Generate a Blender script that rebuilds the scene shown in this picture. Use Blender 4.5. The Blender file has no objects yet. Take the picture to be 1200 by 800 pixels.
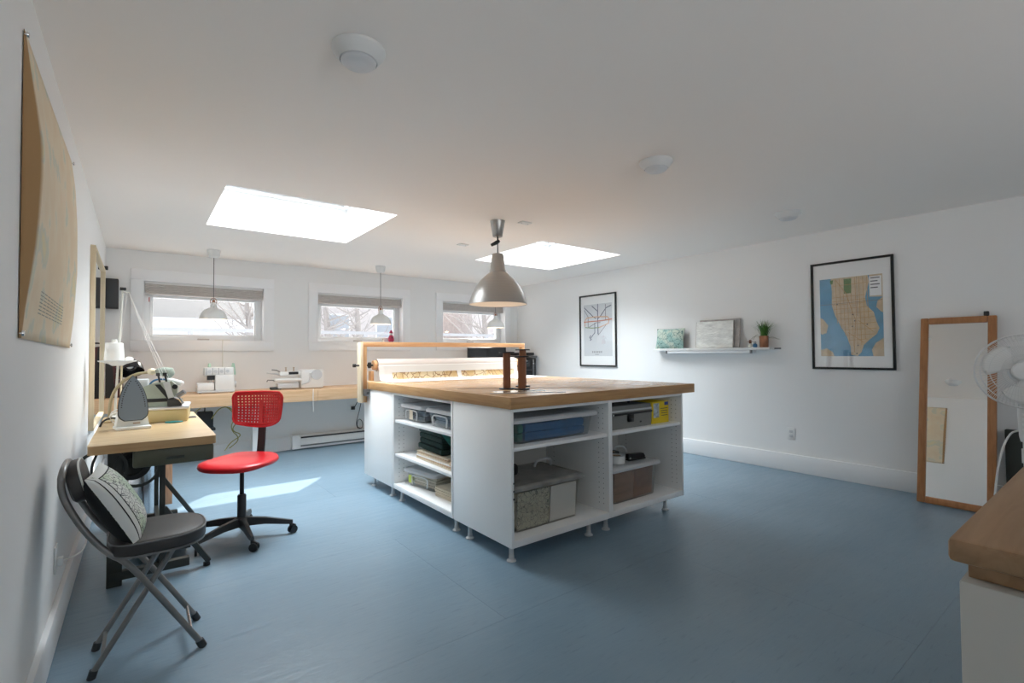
import bpy, bmesh, math, random
from mathutils import Vector, Matrix
random.seed(7)
R = math.radians
sc = bpy.context.scene
C = sc.collection

# ------------------------------------------------------------------ camera
CAM = Vector((0, 0, 1.22))
YAW, PIT, ROL, FPX = 0.65470084, 0.02397918, -0.00717433, 569.98
def cam_basis():
    f = Vector((math.sin(YAW)*math.cos(PIT), math.cos(YAW)*math.cos(PIT), math.sin(PIT)))
    r = Vector((math.cos(YAW), -math.sin(YAW), 0)); u = r.cross(f)
    c, s = math.cos(ROL), math.sin(ROL)
    return c*r+s*u, -s*r+c*u, f
RX, UP, FW = cam_basis()
cd = bpy.data.cameras.new('camera'); cam = bpy.data.objects.new('camera', cd); C.objects.link(cam)
cam.matrix_world = Matrix(((RX.x, UP.x, -FW.x, CAM.x), (RX.y, UP.y, -FW.y, CAM.y), (RX.z, UP.z, -FW.z, CAM.z), (0, 0, 0, 1)))
cd.sensor_width = 36; cd.lens = FPX/1200*36; cd.clip_start = .02; cd.clip_end = 400
sc.camera = cam
def P(px, py, ax, v):
    """a pixel's ray met with the plane ax = v"""
    d = RX*((px-600)/FPX) - UP*((py-400)/FPX) + FW
    i = 'xyz'.index(ax)
    return CAM + d*((v-CAM[i])/d[i])

# ------------------------------------------------------------------ world, sun, daylight, exposure
W = bpy.data.worlds.new('sky'); sc.world = W; W.use_nodes = True
W.node_tree.nodes['Background'].inputs[0].default_value = (.86, .93, 1, 1)
W.node_tree.nodes['Background'].inputs[1].default_value = 1.15
def lamp(kind, name, energy, col, loc, **kw):
    l = bpy.data.lights.new(name, kind); l.energy = energy; l.color = col
    o = bpy.data.objects.new(name, l); C.objects.link(o); o.location = loc
    for k, v in kw.items(): setattr(l, k, v)
    return o
sun = lamp('SUN', 'sun', 8.5, (1, .93, .82), (0, 0, 20), angle=R(.6))
sun.rotation_euler = Vector((-1, -1.2, -1)).to_track_quat('-Z', 'Y').to_euler()
SKY = [(.465, 1.705), (3.305, 4.54)]; SY0, SY1 = 3.78, 5.05
for i, (a, b) in enumerate(SKY):       # daylight falling through the diffusing skylight panes
    lamp('AREA', 'skylight_daylight', 47, (.87, .95, 1), ((a+b)/2, (SY0+SY1)/2, 2.735), shape='RECTANGLE', spread=R(122), size=b-a-.07, size_y=SY1-SY0-.07)
sc.view_settings.view_transform = 'Standard'
sc.view_settings.look = 'None'
sc.view_settings.exposure = 0.5
sc.view_settings.gamma = 1
sc.view_settings.use_curve_mapping = False
sc.cycles.max_bounces = 16; sc.cycles.diffuse_bounces = 12; sc.cycles.glossy_bounces = 5
sc.cycles.transparent_max_bounces = 16

# ------------------------------------------------------------------ materials
MT = {}
def nd(nt, t, **kw):
    n = nt.nodes.new(t)
    for k, v in kw.items(): setattr(n, k, v)
    return n
def mat(name, col, rough=.5, metal=0, var=0, vs=8, bump=0, bs=60, spec=.5, stretch=(1, 1, 1), alpha=1, emit=None, es=1, coat=0):
    m = bpy.data.materials.new(name); m.use_nodes = True; nt = m.node_tree; b = nt.nodes['Principled BSDF']
    b.inputs['Base Color'].default_value = (*col, 1); b.inputs['Roughness'].default_value = rough; b.inputs['Metallic'].default_value = metal
    b.inputs['Specular IOR Level'].default_value = spec; b.inputs['Coat Weight'].default_value = coat
    if emit: b.inputs['Emission Color'].default_value = (*emit, 1); b.inputs['Emission Strength'].default_value = es
    L = nt.links.new
    if var or bump:
        tc = nd(nt, 'ShaderNodeTexCoord'); mp = nd(nt, 'ShaderNodeMapping'); mp.inputs['Scale'].default_value = stretch
        L(tc.outputs['Object'], mp.inputs[0])
    if var:
        n = nd(nt, 'ShaderNodeTexNoise'); n.inputs['Scale'].default_value = vs; n.inputs['Detail'].default_value = 5
        L(mp.outputs[0], n.inputs['Vector'])
        r = nd(nt, 'ShaderNodeValToRGB'); r.color_ramp.elements[0].position = .3; r.color_ramp.elements[1].position = .7
        r.color_ramp.elements[0].color = (*[c*(1-var) for c in col], 1); r.color_ramp.elements[1].color = (*[min(1, c*(1+var)) for c in col], 1)
        L(n.outputs[0], r.inputs[0]); L(r.outputs[0], b.inputs['Base Color'])
    if bump:
        n2 = nd(nt, 'ShaderNodeTexNoise'); n2.inputs['Scale'].default_value = bs; n2.inputs['Detail'].default_value = 4
        L(mp.outputs[0], n2.inputs['Vector'])
        bp = nd(nt, 'ShaderNodeBump'); bp.inputs['Strength'].default_value = bump; bp.inputs['Distance'].default_value = .01
        L(n2.outputs[0], bp.inputs['Height']); L(bp.outputs[0], b.inputs['Normal'])
    MT[name] = m; return m
def wood(name, c0, c1, axis='x', rough=.4, knots=0, coat=0, scale=1.0):
    m = bpy.data.materials.new(name); m.use_nodes = True; nt = m.node_tree; b = nt.nodes['Principled BSDF']; L = nt.links.new
    b.inputs['Roughness'].default_value = rough; b.inputs['Coat Weight'].default_value = coat; b.inputs['Coat Roughness'].default_value = .25
    tc = nd(nt, 'ShaderNodeTexCoord'); mp = nd(nt, 'ShaderNodeMapping')
    mp.inputs['Scale'].default_value = {'x': (1.2, 16, 16), 'y': (16, 1.2, 16), 'z': (16, 16, 1.2)}[axis]
    L(tc.outputs['Object'], mp.inputs[0])
    n = nd(nt, 'ShaderNodeTexNoise'); n.inputs['Scale'].default_value = 2.2*scale; n.inputs['Detail'].default_value = 8; n.inputs['Distortion'].default_value = .8
    L(mp.outputs[0], n.inputs['Vector'])
    r = nd(nt, 'ShaderNodeValToRGB'); r.color_ramp.elements[0].position = .32; r.color_ramp.elements[1].position = .68
    r.color_ramp.elements[0].color = (*c0, 1); r.color_ramp.elements[1].color = (*c1, 1)
    L(n.outputs[0], r.inputs[0]); out = r.outputs[0]
    if knots:
        v = nd(nt, 'ShaderNodeTexVoronoi'); v.inputs['Scale'].default_value = 2.1
        L(tc.outputs['Object'], v.inputs['Vector'])
        rr = nd(nt, 'ShaderNodeValToRGB'); rr.color_ramp.elements[0].position = .015*knots; rr.color_ramp.elements[1].position = .06*knots
        rr.color_ramp.elements[0].color = (1, 1, 1, 1); rr.color_ramp.elements[1].color = (0, 0, 0, 1)
        L(v.outputs['Distance'], rr.inputs[0])
        mx = nd(nt, 'ShaderNodeMix', data_type='RGBA'); L(rr.outputs[0], mx.inputs[0]); L(out, mx.inputs[6])
        mx.inputs[7].default_value = (*[c*.45 for c in c0], 1); out = mx.outputs[2]
    L(out, b.inputs['Base Color'])
    bp = nd(nt, 'ShaderNodeBump'); bp.inputs['Strength'].default_value = .06; L(n.outputs[0], bp.inputs['Height']); L(bp.outputs[0], b.inputs['Normal'])
    MT[name] = m; return m
def glassy(name, col=(1, 1, 1), body=.06, rough=.03, haze=(.9, .93, .95), fres=1.0, gl=1.0):
    """thin clear sheet: transparent with a fresnel gloss and some cloudiness"""
    m = bpy.data.materials.new(name); m.use_nodes = True; nt = m.node_tree; L = nt.links.new
    for n in list(nt.nodes): nt.nodes.remove(n)
    o = nd(nt, 'ShaderNodeOutputMaterial'); t = nd(nt, 'ShaderNodeBsdfTransparent'); g = nd(nt, 'ShaderNodeBsdfGlossy'); d = nd(nt, 'ShaderNodeBsdfDiffuse')
    t.inputs[0].default_value = (*col, 1); g.inputs['Roughness'].default_value = rough; d.inputs[0].default_value = (*haze, 1)
    g.inputs[0].default_value = (gl, gl, gl, 1)
    lw = nd(nt, 'ShaderNodeLayerWeight'); lw.inputs[0].default_value = .5
    pw = nd(nt, 'ShaderNodeMath', operation='POWER'); pw.inputs[1].default_value = 5; L(lw.outputs['Facing'], pw.inputs[0])
    f = nd(nt, 'ShaderNodeMath', operation='MULTIPLY_ADD'); L(pw.outputs[0], f.inputs[0]); f.inputs[1].default_value = .9*fres; f.inputs[2].default_value = .04*fres
    a = nd(nt, 'ShaderNodeMixShader'); a.inputs[0].default_value = body; L(t.outputs[0], a.inputs[1]); L(d.outputs[0], a.inputs[2])
    c = nd(nt, 'ShaderNodeMixShader'); L(f.outputs[0], c.inputs[0]); L(a.outputs[0], c.inputs[1]); L(g.outputs[0], c.inputs[2])
    L(c.outputs[0], o.inputs[0]); MT[name] = m; return m
def printed(name, base, lines, scale=9, width=.03, patch=None, pscale=3, rough=.8):
    """printed cloth or paper: base colour, coloured patches and crackled dark lines"""
    m = bpy.data.materials.new(name); m.use_nodes = True; nt = m.node_tree; b = nt.nodes['Principled BSDF']; L = nt.links.new
    b.inputs['Roughness'].default_value = rough
    tc = nd(nt, 'ShaderNodeTexCoord'); n = nd(nt, 'ShaderNodeTexNoise'); n.inputs['Scale'].default_value = pscale; n.inputs['Detail'].default_value = 6
    L(tc.outputs['Object'], n.inputs['Vector'])
    out = None
    if patch:
        r = nd(nt, 'ShaderNodeValToRGB'); r.color_ramp.interpolation = 'LINEAR'
        r.color_ramp.elements[0].position = .47; r.color_ramp.elements[1].position = .56
        r.color_ramp.elements[0].color = (*base, 1); r.color_ramp.elements[1].color = (*patch, 1); L(n.outputs[0], r.inputs[0]); out = r.outputs[0]
    v = nd(nt, 'ShaderNodeTexVoronoi', feature='DISTANCE_TO_EDGE'); v.inputs['Scale'].default_value = scale
    mx0 = nd(nt, 'ShaderNodeMix', data_type='VECTOR'); mx0.inputs[0].default_value = .12
    L(tc.outputs['Object'], mx0.inputs[4]); L(n.outputs[1], mx0.inputs[5]); L(mx0.outputs[1], v.inputs['Vector'])
    r2 = nd(nt, 'ShaderNodeValToRGB'); r2.color_ramp.elements[0].position = width*.5; r2.color_ramp.elements[1].position = width
    r2.color_ramp.elements[0].color = (1, 1, 1, 1); r2.color_ramp.elements[1].color = (0, 0, 0, 1); L(v.outputs['Distance'], r2.inputs[0])
    mx = nd(nt, 'ShaderNodeMix', data_type='RGBA'); L(r2.outputs[0], mx.inputs[0])
    if out: L(out, mx.inputs[6])
    else: mx.inputs[6].default_value = (*base, 1)
    mx.inputs[7].default_value = (*lines, 1); L(mx.outputs[2], b.inputs['Base Color'])
    MT[name] = m; return m

mat('wall', (.845, .84, .83), .75, bump=.03, bs=90)
mat('ceiling', (.95, .90, .85), .85, bump=.02, bs=70)
mat('trim', (.84, .845, .85), .45)
mat('casing', (.88, .88, .885), .5)
mat('vinyl', (.80, .81, .82), .35)
mat('blind', (.52, .48, .45), .8, var=.05, vs=30)
mat('white_plastic', (.78, .78, .765), .35)
mat('shaded_white', (.55, .54, .50), .5)  # white cabinet paint, greyed to put the foreground shade into the colour
mat('offwhite', (.72, .70, .64), .45)
mat('melamine', (.90, .905, .90), .3, bump=.01, bs=200)
mat('melamine_back', (.62, .61, .58), .6)
mat('black', (.012, .012, .013), .45)
mat('black_gloss', (.010, .010, .012), .12)
mat('dark_rubber', (.018, .018, .02), .6)
mat('charcoal', (.035, .037, .04), .5)
mat('vinyl_black', (.045, .040, .038), .5, bump=.08, bs=180)
mat('steel_grey', (.20, .20, .205), .38, .8)
mat('tube_grey', (.23, .225, .22), .35, .55, var=.1, vs=20)
mat('chrome', (.75, .75, .76), .15, 1)
mat('alu', (.45, .44, .425), .36, 1, var=.06, vs=3, stretch=(.2, .2, 60))
mat('red_plastic', (.62, .012, .02), .33, bump=.01, bs=300)
mat('olive', (.085, .085, .055), .45, var=.1, vs=10)
mat('dark_green_steel', (.035, .038, .032), .5, var=.25, vs=14)
mat('machine_green', (.36, .40, .33), .4, var=.08, vs=14)
mat('beige_plastic', (.62, .50, .25), .45, var=.06, vs=10)
mat('tray_metal', (.72, .72, .74), .3, .6)
mat('iron_sole', (.20, .245, .29), .45, .15, bump=.03, bs=200)
mat('iron_white', (.80, .81, .77), .3)
mat('thread', (.86, .84, .80), .9, bump=.2, bs=250, stretch=(1, 1, 6))
mat('mint', (.42, .66, .55), .7)
mat('cream', (.78, .68, .48), .5)
mat('khaki_tube', (.42, .34, .20), .4, .2)
mat('lamp_head', (.33, .38, .32), .4)
mat('blue_cord', (.05, .18, .35), .5)
mat('teal', (.02, .28, .28), .4)
mat('cord_yellow', (.38, .35, .12), .6)
mat('cable_white', (.78, .77, .74), .5)
mat('maroon', (.065, .012, .014), .3, var=.2, vs=12)
mat('bulb', (1, .9, .7), .5, emit=(1, .72, .42), es=9)
mat('shade_in', (.92, .88, .80), .5)
mat('light_white', (.74, .74, .73), .5)
mat('light_lens', (.68, .69, .70), .35)
mat('paper_white', (.86, .86, .85), .7)
mat('paper_warm', (.76, .71, .66), .75)
mat('paper_roll', (.70, .61, .55), .75)
mat('spool_brown', (.24, .085, .03), .45, var=.15, vs=20, stretch=(1, 1, .2))
mat('copper', (.35, .16, .09), .3, .6, var=.2, vs=20)
mat('leaf', (.06, .17, .02), .6, var=.4, vs=30)
mat('leaf_dry', (.30, .30, .24), .7)
mat('frame_black', (.012, .013, .012), .35)
mat('mat_board', (.85, .86, .86), .7)
mat('print_grey', (.62, .64, .66), .7)
mat('water', (.10, .33, .52), .7, var=.12, vs=12)
mat('land', (.60, .48, .33), .7, var=.12, vs=22)
mat('street', (.50, .29, .12), .7)
mat('street_dark', (.25, .16, .10), .7)
mat('park', (.11, .22, .07), .7, var=.2, vs=30)
mat('ink', (.05, .06, .09), .7)
mat('line_red', (.55, .16, .08), .7)
mat('line_orange', (.62, .34, .18), .7)
mat('line_green', (.25, .33, .16), .7)
mat('line_navy', (.06, .08, .14), .7)
mat('line_grey', (.25, .25, .27), .7)
mat('mirror', (.86, .87, .86), .01, 1)
mat('fan_white', (.70, .70, .69), .4)
mat('tool_grey', (.21, .21, .20), .5, bump=.05, bs=150)
mat('yellow_box', (.80, .58, .01), .5)
mat('box_blue', (.03, .06, .35), .5)
mat('photo_grey', (.45, .50, .55), .6, var=.45, vs=50)
mat('blue_cloth', (.012, .10, .26), .85, var=.2, vs=18, bump=.2, bs=30)
mat('dark_cloth', (.012, .035, .030), .9, var=.4, vs=20, bump=.3, bs=40)
mat('green_cloth', (.01, .13, .10), .85, var=.2, vs=18)
mat('fabric_mix', (.10, .12, .15), .9, var=.6, vs=26)
mat('tan_paper', (.52, .38, .26), .8, var=.18, vs=10)
mat('cream_paper', (.66, .58, .45), .8, var=.08, vs=8)
mat('rose_wood', (.36, .22, .16), .7, var=.25, vs=4, stretch=(1, 1, 6))
mat('lid_grey', (.60, .61, .62), .35)
mat('lid_smoke', (.28, .27, .25), .3, var=.3, vs=12)
mat('rail_grey', (.38, .39, .42), .7)
mat('snow', (.86, .88, .92), .9)
mat('siding', (.80, .82, .85), .8)
mat('roof_grey', (.17, .175, .19), .9, var=.1, vs=6)
mat('brick_out', (.64, .59, .58), .9, var=.1, vs=6)
mat('bark', (.36, .33, .32), .9)
mat('dark_glass', (.42, .45, .50), .2)
mat('tag_red', (.55, .05, .05), .5)
mat('figure_red', (.45, .02, .08), .4)
mat('sticker', (.55, .66, .10), .6)
mat('canvas_white', (.78, .78, .74), .22, var=.16, vs=9, bump=1, bs=16, stretch=(1, 1, 2.2))
mat('canvas_back', (.42, .39, .37), .6, var=.2, vs=14)
mat('pillow_black', (.010, .012, .013), .9)
mat('stripe_white', (.68, .70, .68), .85)
mat('clip_black', (.012, .012, .012), .4)
mat('print_band', (.62, .42, .22), .8, var=.35, vs=14)
mat('panel_dark', (.035, .04, .034), .6)
mat('steel_bin', (.70, .70, .72), .22, .9, var=.3, vs=5, stretch=(6, 6, .2))
wood('oak_top', (.50, .275, .125), (.62, .38, .20), 'x', .27, coat=.35)
wood('oak_edge_x', (.40, .205, .075), (.56, .32, .14), 'x', .4, knots=1)
wood('oak_edge_y', (.42, .225, .09), (.58, .345, .16), 'y', .4, knots=1)
wood('pine_x', (.60, .37, .20), (.72, .48, .29), 'x', .45, knots=1)
wood('birch_desk', (.53, .36, .19), (.66, .49, .29), 'x', .33, coat=.3)
wood('birch_edge', (.42, .25, .11), (.52, .33, .16), 'x', .45)
wood('pine_bar', (.66, .34, .15), (.78, .46, .24), 'x', .5)
wood('pine_post', (.58, .32, .15), (.70, .43, .22), 'z', .5)
wood('pine_pale', (.70, .56, .38), (.80, .67, .48), 'z', .5)
wood('mirror_wood', (.36, .15, .055), (.46, .21, .085), 'z', .35)
wood('ply', (.40, .20, .11), (.55, .30, .17), 'z', .7, scale=2)
wood('dark_oak', (.28, .16, .078), (.37, .225, .118), 'x', .45)
wood('pale_frame', (.62, .50, .33), (.72, .60, .42), 'z', .5)
glassy('glass', body=.02)
glassy('frame_glass', body=0, rough=.02, fres=1.3)
glassy('clear_bin', (.95, .965, .97), .035, .12, (.75, .78, .8), .8)
glassy('smoke_bin', (.92, .915, .90), .06, .15, (.55, .54, .52), .7)
glassy('acrylic', (.95, .97, .95), .1, .05)
printed('map_print', (.50, .60, .46), (.06, .07, .08), 55, .06, (.62, .64, .60), 5)
printed('map_pillow_teal', (.30, .46, .42), (.12, .22, .20), 20, .05, (.48, .55, .47), 8)
printed('map_sheet', (.62, .60, .48), (.10, .11, .10), 40, .05, (.66, .64, .52), 8)
printed('roll_print', (.66, .52, .32), (.25, .12, .05), 16, .05, (.55, .36, .16), 6)

def floor_mat():
    m = bpy.data.materials.new('floor_paint'); m.use_nodes = True; nt = m.node_tree; b = nt.nodes['Principled BSDF']; L = nt.links.new
    tc = nd(nt, 'ShaderNodeTexCoord')
    mp = nd(nt, 'ShaderNodeMapping'); mp.inputs['Scale'].default_value = (1.3, 9, 1); L(tc.outputs['Object'], mp.inputs[0])
    n = nd(nt, 'ShaderNodeTexNoise'); n.inputs['Scale'].default_value = 2.6; n.inputs['Detail'].default_value = 10; n.inputs['Roughness'].default_value = .65; L(mp.outputs[0], n.inputs['Vector'])
    n2 = nd(nt, 'ShaderNodeTexNoise'); n2.inputs['Scale'].default_value = 1.1; n2.inputs['Detail'].default_value = 6; L(tc.outputs['Object'], n2.inputs['Vector'])
    mpw = nd(nt, 'ShaderNodeMapping'); mpw.inputs['Scale'].default_value = (5, 34, 1); L(tc.outputs['Object'], mpw.inputs[0])
    n3 = nd(nt, 'ShaderNodeTexNoise'); n3.inputs['Scale'].default_value = 2.2; n3.inputs['Detail'].default_value = 4; L(mpw.outputs[0], n3.inputs['Vector'])
    r = nd(nt, 'ShaderNodeValToRGB'); e = r.color_ramp.elements
    e[0].position = .33; e[0].color = (.178, .266, .340, 1); e[1].position = .68; e[1].color = (.215, .310, .388, 1)
    L(n2.outputs[0], r.inputs[0])
    r3 = nd(nt, 'ShaderNodeValToRGB'); r3.color_ramp.elements[0].position = .60; r3.color_ramp.elements[1].position = .72
    r3.color_ramp.elements[0].color = (0, 0, 0, 1); r3.color_ramp.elements[1].color = (.55, .55, .55, 1); L(n3.outputs[0], r3.inputs[0])
    mx = nd(nt, 'ShaderNodeMix', data_type='RGBA'); L(r3.outputs[0], mx.inputs[0]); L(r.outputs[0], mx.inputs[6]); mx.inputs[7].default_value = (.14, .21, .27, 1)
    L(mx.outputs[2], b.inputs['Base Color'])
    rr = nd(nt, 'ShaderNodeMapRange'); rr.inputs[3].default_value = .24; rr.inputs[4].default_value = .46; L(n.outputs[0], rr.inputs[0]); L(rr.outputs[0], b.inputs['Roughness'])
    bp = nd(nt, 'ShaderNodeBump'); bp.inputs['Strength'].default_value = .4; bp.inputs['Distance'].default_value = .006; L(n.outputs[0], bp.inputs['Height']); L(bp.outputs[0], b.inputs['Normal'])
    MT['floor_paint'] = m
floor_mat()

# ------------------------------------------------------------------ mesh helpers
class MB:
    def __init__(s): s.v = []; s.f = []
    def add(s, v, f):
        o = len(s.v); s.v += [Vector(p) for p in v]; s.f += [tuple(i+o for i in q) for q in f]; return s
    def box(s, x0, x1, y0, y1, z0, z1, bev=0, M=None):
        if bev:
            bm = bmesh.new(); bmesh.ops.create_cube(bm, size=1)
            for v in bm.verts: v.co = Vector(((x0+x1)/2+v.co.x*(x1-x0), (y0+y1)/2+v.co.y*(y1-y0), (z0+z1)/2+v.co.z*(z1-z0)))
            bmesh.ops.bevel(bm, geom=bm.edges[:], offset=bev, segments=2, affect='EDGES', profile=.5)
            bm.verts.index_update(); v = [v.co.copy() for v in bm.verts]; f = [[q.index for q in p.verts] for p in bm.faces]; bm.free()
        else:
            v = [Vector((x, y, z)) for z in (z0, z1) for y in (y0, y1) for x in (x0, x1)]
            f = [(0, 2, 3, 1), (4, 5, 7, 6), (0, 1, 5, 4), (2, 6, 7, 3), (0, 4, 6, 2), (1, 3, 7, 5)]
        if M: v = [M @ p for p in v]
        return s.add(v, f)
    def bar(s, a, b, w, h, up=(0, 0, 1), bev=0):
        """box of section w x h running from a to b"""
        a, b = Vector(a), Vector(b); d = b-a; L = d.length; d.normalize(); u = Vector(up); x = d.cross(u)
        if x.length < 1e-4: x = d.cross(Vector((1, 0, 0)))
        x.normalize(); u = x.cross(d)
        M = Matrix(((x.x, d.x, u.x, a.x), (x.y, d.y, u.y, a.y), (x.z, d.z, u.z, a.z), (0, 0, 0, 1)))
        return s.box(-w/2, w/2, 0, L, -h/2, h/2, bev, M)
    def cyl(s, a, b, r0, r1=None, n=16, cap=True):
        r1 = r0 if r1 is None else r1; a, b = Vector(a), Vector(b); d = (b-a).normalized()
        x = d.orthogonal().normalized(); y = d.cross(x); v = []
        for p, r in ((a, r0), (b, r1)): v += [p+(x*math.cos(t*2*math.pi/n)+y*math.sin(t*2*math.pi/n))*r for t in range(n)]
        f = [(i, (i+1) % n, n+(i+1) % n, n+i) for i in range(n)]
        if cap: f += [tuple(range(n-1, -1, -1)), tuple(range(n, 2*n))]
        return s.add(v, f)
    def tube(s, pts, r, n=8, closed=False, smooth=0):
        pts = [Vector(p) for p in pts]
        for _ in range(smooth):
            q = [] if closed else [pts[0]]
            rng = range(len(pts)) if closed else range(len(pts)-1)
            for i in rng:
                a, b = pts[i], pts[(i+1) % len(pts)]; q += [a*.75+b*.25, a*.25+b*.75]
            if not closed: q.append(pts[-1])
            pts = q
        N = len(pts); v = []; x = None
        for i, p in enumerate(pts):
            if closed: d = pts[(i+1) % N]-pts[i-1]
            else: d = pts[min(i+1, N-1)]-pts[max(i-1, 0)]
            d.normalize()
            x = d.orthogonal() if x is None else x-d*x.dot(d)
            x.normalize(); y = d.cross(x); rr = r[i] if isinstance(r, (list, tuple)) else r
            v += [p+(x*math.cos(t*2*math.pi/n)+y*math.sin(t*2*math.pi/n))*rr for t in range(n)]
        f = [(i*n+k, i*n+(k+1) % n, ((i+1) % N)*n+(k+1) % n, ((i+1) % N)*n+k) for i in range(N if closed else N-1) for k in range(n)]
        if not closed: f += [tuple(range(n-1, -1, -1)), tuple((N-1)*n+k for k in range(n))]
        return s.add(v, f)
    def lathe(s, prof, c=(0, 0, 0), n=32, axis=(0, 0, 1), closed=False):
        c = Vector(c); d = Vector(axis).normalized(); x = d.orthogonal().normalized(); y = d.cross(x); v = []; m = len(prof)
        for r, z in prof: v += [c+d*z+(x*math.cos(t*2*math.pi/n)+y*math.sin(t*2*math.pi/n))*max(r, 1e-4) for t in range(n)]
        rng = range(m) if closed else range(m-1)
        f = [(i*n+k, i*n+(k+1) % n, ((i+1) % m)*n+(k+1) % n, ((i+1) % m)*n+k) for i in rng for k in range(n)]
        if not closed:
            if prof[0][0] > 1e-3: f.append(tuple(range(n-1, -1, -1)))
            if prof[-1][0] > 1e-3: f.append(tuple((m-1)*n+k for k in range(n)))
        return s.add(v, f)
    def prism(s, poly, a, b, axis='y', M=None):
        """2-D polygon (the two other axes in order) extruded from a to b along axis"""
        n = len(poly); v = []
        for t in (a, b):
            for p, q in poly: v.append(Vector({'x': (t, p, q), 'y': (p, t, q), 'z': (p, q, t)}[axis]))
        if M: v = [M @ p for p in v]
        f = [tuple(range(n)), tuple(range(2*n-1, n-1, -1))]+[(i, n+i, n+(i+1) % n, (i+1) % n) for i in range(n)]
        return s.add(v, f)
    def ball(s, c, r, n=16, m=10, sc=(1, 1, 1)):
        c = Vector(c); v = [c+Vector((0, 0, r*sc[2]))]
        for i in range(1, m):
            t = math.pi*i/m
            v += [c+Vector((r*sc[0]*math.sin(t)*math.cos(k*2*math.pi/n), r*sc[1]*math.sin(t)*math.sin(k*2*math.pi/n), r*sc[2]*math.cos(t))) for k in range(n)]
        v.append(c-Vector((0, 0, r*sc[2]))); e = len(v)-1
        f = [(0, 1+k, 1+(k+1) % n) for k in range(n)]+[(e, e-n+(k+1) % n, e-n+k) for k in range(n)]
        f += [(1+i*n+k, 1+(i+1)*n+k, 1+(i+1)*n+(k+1) % n, 1+i*n+(k+1) % n) for i in range(m-2) for k in range(n)]
        return s.add(v, f)
    def grid(s, fn, nu, nv):
        v = [fn(i/nu, j/nv) for j in range(nv+1) for i in range(nu+1)]
        f = [(j*(nu+1)+i, j*(nu+1)+i+1, (j+1)*(nu+1)+i+1, (j+1)*(nu+1)+i) for j in range(nv) for i in range(nu)]
        return s.add(v, f)
    def build(s, name, m, parent=None, origin=None, solid=0, sub=0, angle=38, kind=None, label=None, localv=False):
        off = OFF.get(parent.name, Vector()) if parent else Vector()
        o0 = Vector(origin) if origin is not None else Vector()
        me = bpy.data.meshes.new(name); me.from_pydata([p-off-(Vector() if localv else o0) for p in s.v], [], s.f)
        bm = bmesh.new(); bm.from_mesh(me); bmesh.ops.recalc_face_normals(bm, faces=bm.faces); bm.to_mesh(me); bm.free()
        me.shade_smooth(); me.set_sharp_from_angle(angle=R(angle))
        me.materials.append(MT[m])
        o = bpy.data.objects.new(name, me); C.objects.link(o)
        if parent: o.parent = parent; OFF[o.name] = off
        if origin is not None: o.location = o0
        if solid:
            md = o.modifiers.new('solid', 'SOLIDIFY'); md.thickness = solid; md.offset = 0
        if sub:
            md = o.modifiers.new('sub', 'SUBSURF'); md.levels = sub; md.render_levels = sub
        if kind: o['kind'] = kind
        if label: o['label'] = label
        return o
OFF = {}
def tag(o, label, cat, group=None):
    o['label'] = label; o['category'] = cat
    if group: o['group'] = group
    return o
def thing(name, label, cat, loc=(0, 0, 0), rotz=0, group=None, local=False):
    o = bpy.data.objects.new(name, None); C.objects.link(o); o.location = loc; o.rotation_euler = (0, 0, rotz); o.empty_display_size = .05
    OFF[o.name] = Vector() if local else Vector(loc)
    return tag(o, label, cat, group)
def struct(name, label, loc=(0, 0, 0)):
    o = bpy.data.objects.new(name, None); C.objects.link(o); o['kind'] = 'structure'; o['label'] = label; o.location = loc; OFF[o.name] = Vector(loc)
    return o
def st(o, label): o['kind'] = 'structure'; o['label'] = label; return o
def dup(root, loc, rotz=0, label=None):
    r = root.copy(); C.objects.link(r); r.location = loc; r.rotation_euler = (0, 0, rotz)
    if label: r['label'] = label
    for ch in root.children:
        c = ch.copy(); C.objects.link(c); c.parent = r
        for g in ch.children:
            d = g.copy(); C.objects.link(d); d.parent = c
    return r
B = lambda *a, **k: MB().box(*a, **k)

# ------------------------------------------------------------------ the room
XL, XR, YB, YF, ZC = -.285, 5.28, 6.72, -1.6, 2.38
fl = st(B(XL-.15, XR+.15, YF-.15, YB+.2, -.09, -.012).build('floor', 'floor_paint'), 'blue-grey painted plywood floor')
ys = [YF, -.62, .60, 1.82, 3.04, 4.26, 5.48, YB]
for j in range(7):
    xs = [XL, 1.35, 3.79, XR] if j % 2 else [XL, 2.57, 5.01, XR]
    for i in range(len(xs)-1):
        MB().box(xs[i]+.0004, xs[i+1]-.0004, ys[j]+.0004, ys[j+1]-.0004, -.012, 0).build('plywood_sheet', 'floor_paint', fl)
def holed(name, m, us, vs, holes, fn, a, b):
    """slab between depths a and b over grid us x vs, leaving out the cells in holes"""
    mb = MB()
    for i in range(len(us)-1):
        for j in range(len(vs)-1):
            if (i, j) not in holes: mb.box(*fn(us[i], us[i+1], vs[j], vs[j+1], a, b))
    return mb.build(name, m)
st(holed('ceiling', 'ceiling', [XL-.15, SKY[0][0], SKY[0][1], SKY[1][0], SKY[1][1], XR+.15], [YF-.15, SY0, SY1, YB+.2], {(1, 1), (3, 1)},
         lambda x0, x1, y0, y1, a, b: (x0, x1, y0, y1, a, b), ZC, ZC+.12), 'flat white painted ceiling with two skylight openings')
WIN = [(.03, 1.25), (1.88, 3.12), (3.77, 5.01)]; WZ0, WZ1 = 1.385, 2.06; WT = .24
st(holed('wall_back', 'wall', [XL-.15, .03, 1.25, 1.88, 3.12, 3.77, 5.01, XR+.15], [-.012, WZ0, WZ1, ZC], {(1, 1), (3, 1), (5, 1)},
         lambda x0, x1, z0, z1, a, b: (x0, x1, a, b, z0, z1), YB, YB+WT), 'white back wall with three wide windows')
st(B(XL-.15, XL, YF, YB, -.012, ZC).build('wall_left', 'wall'), 'white left wall behind the sewing desk')
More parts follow.
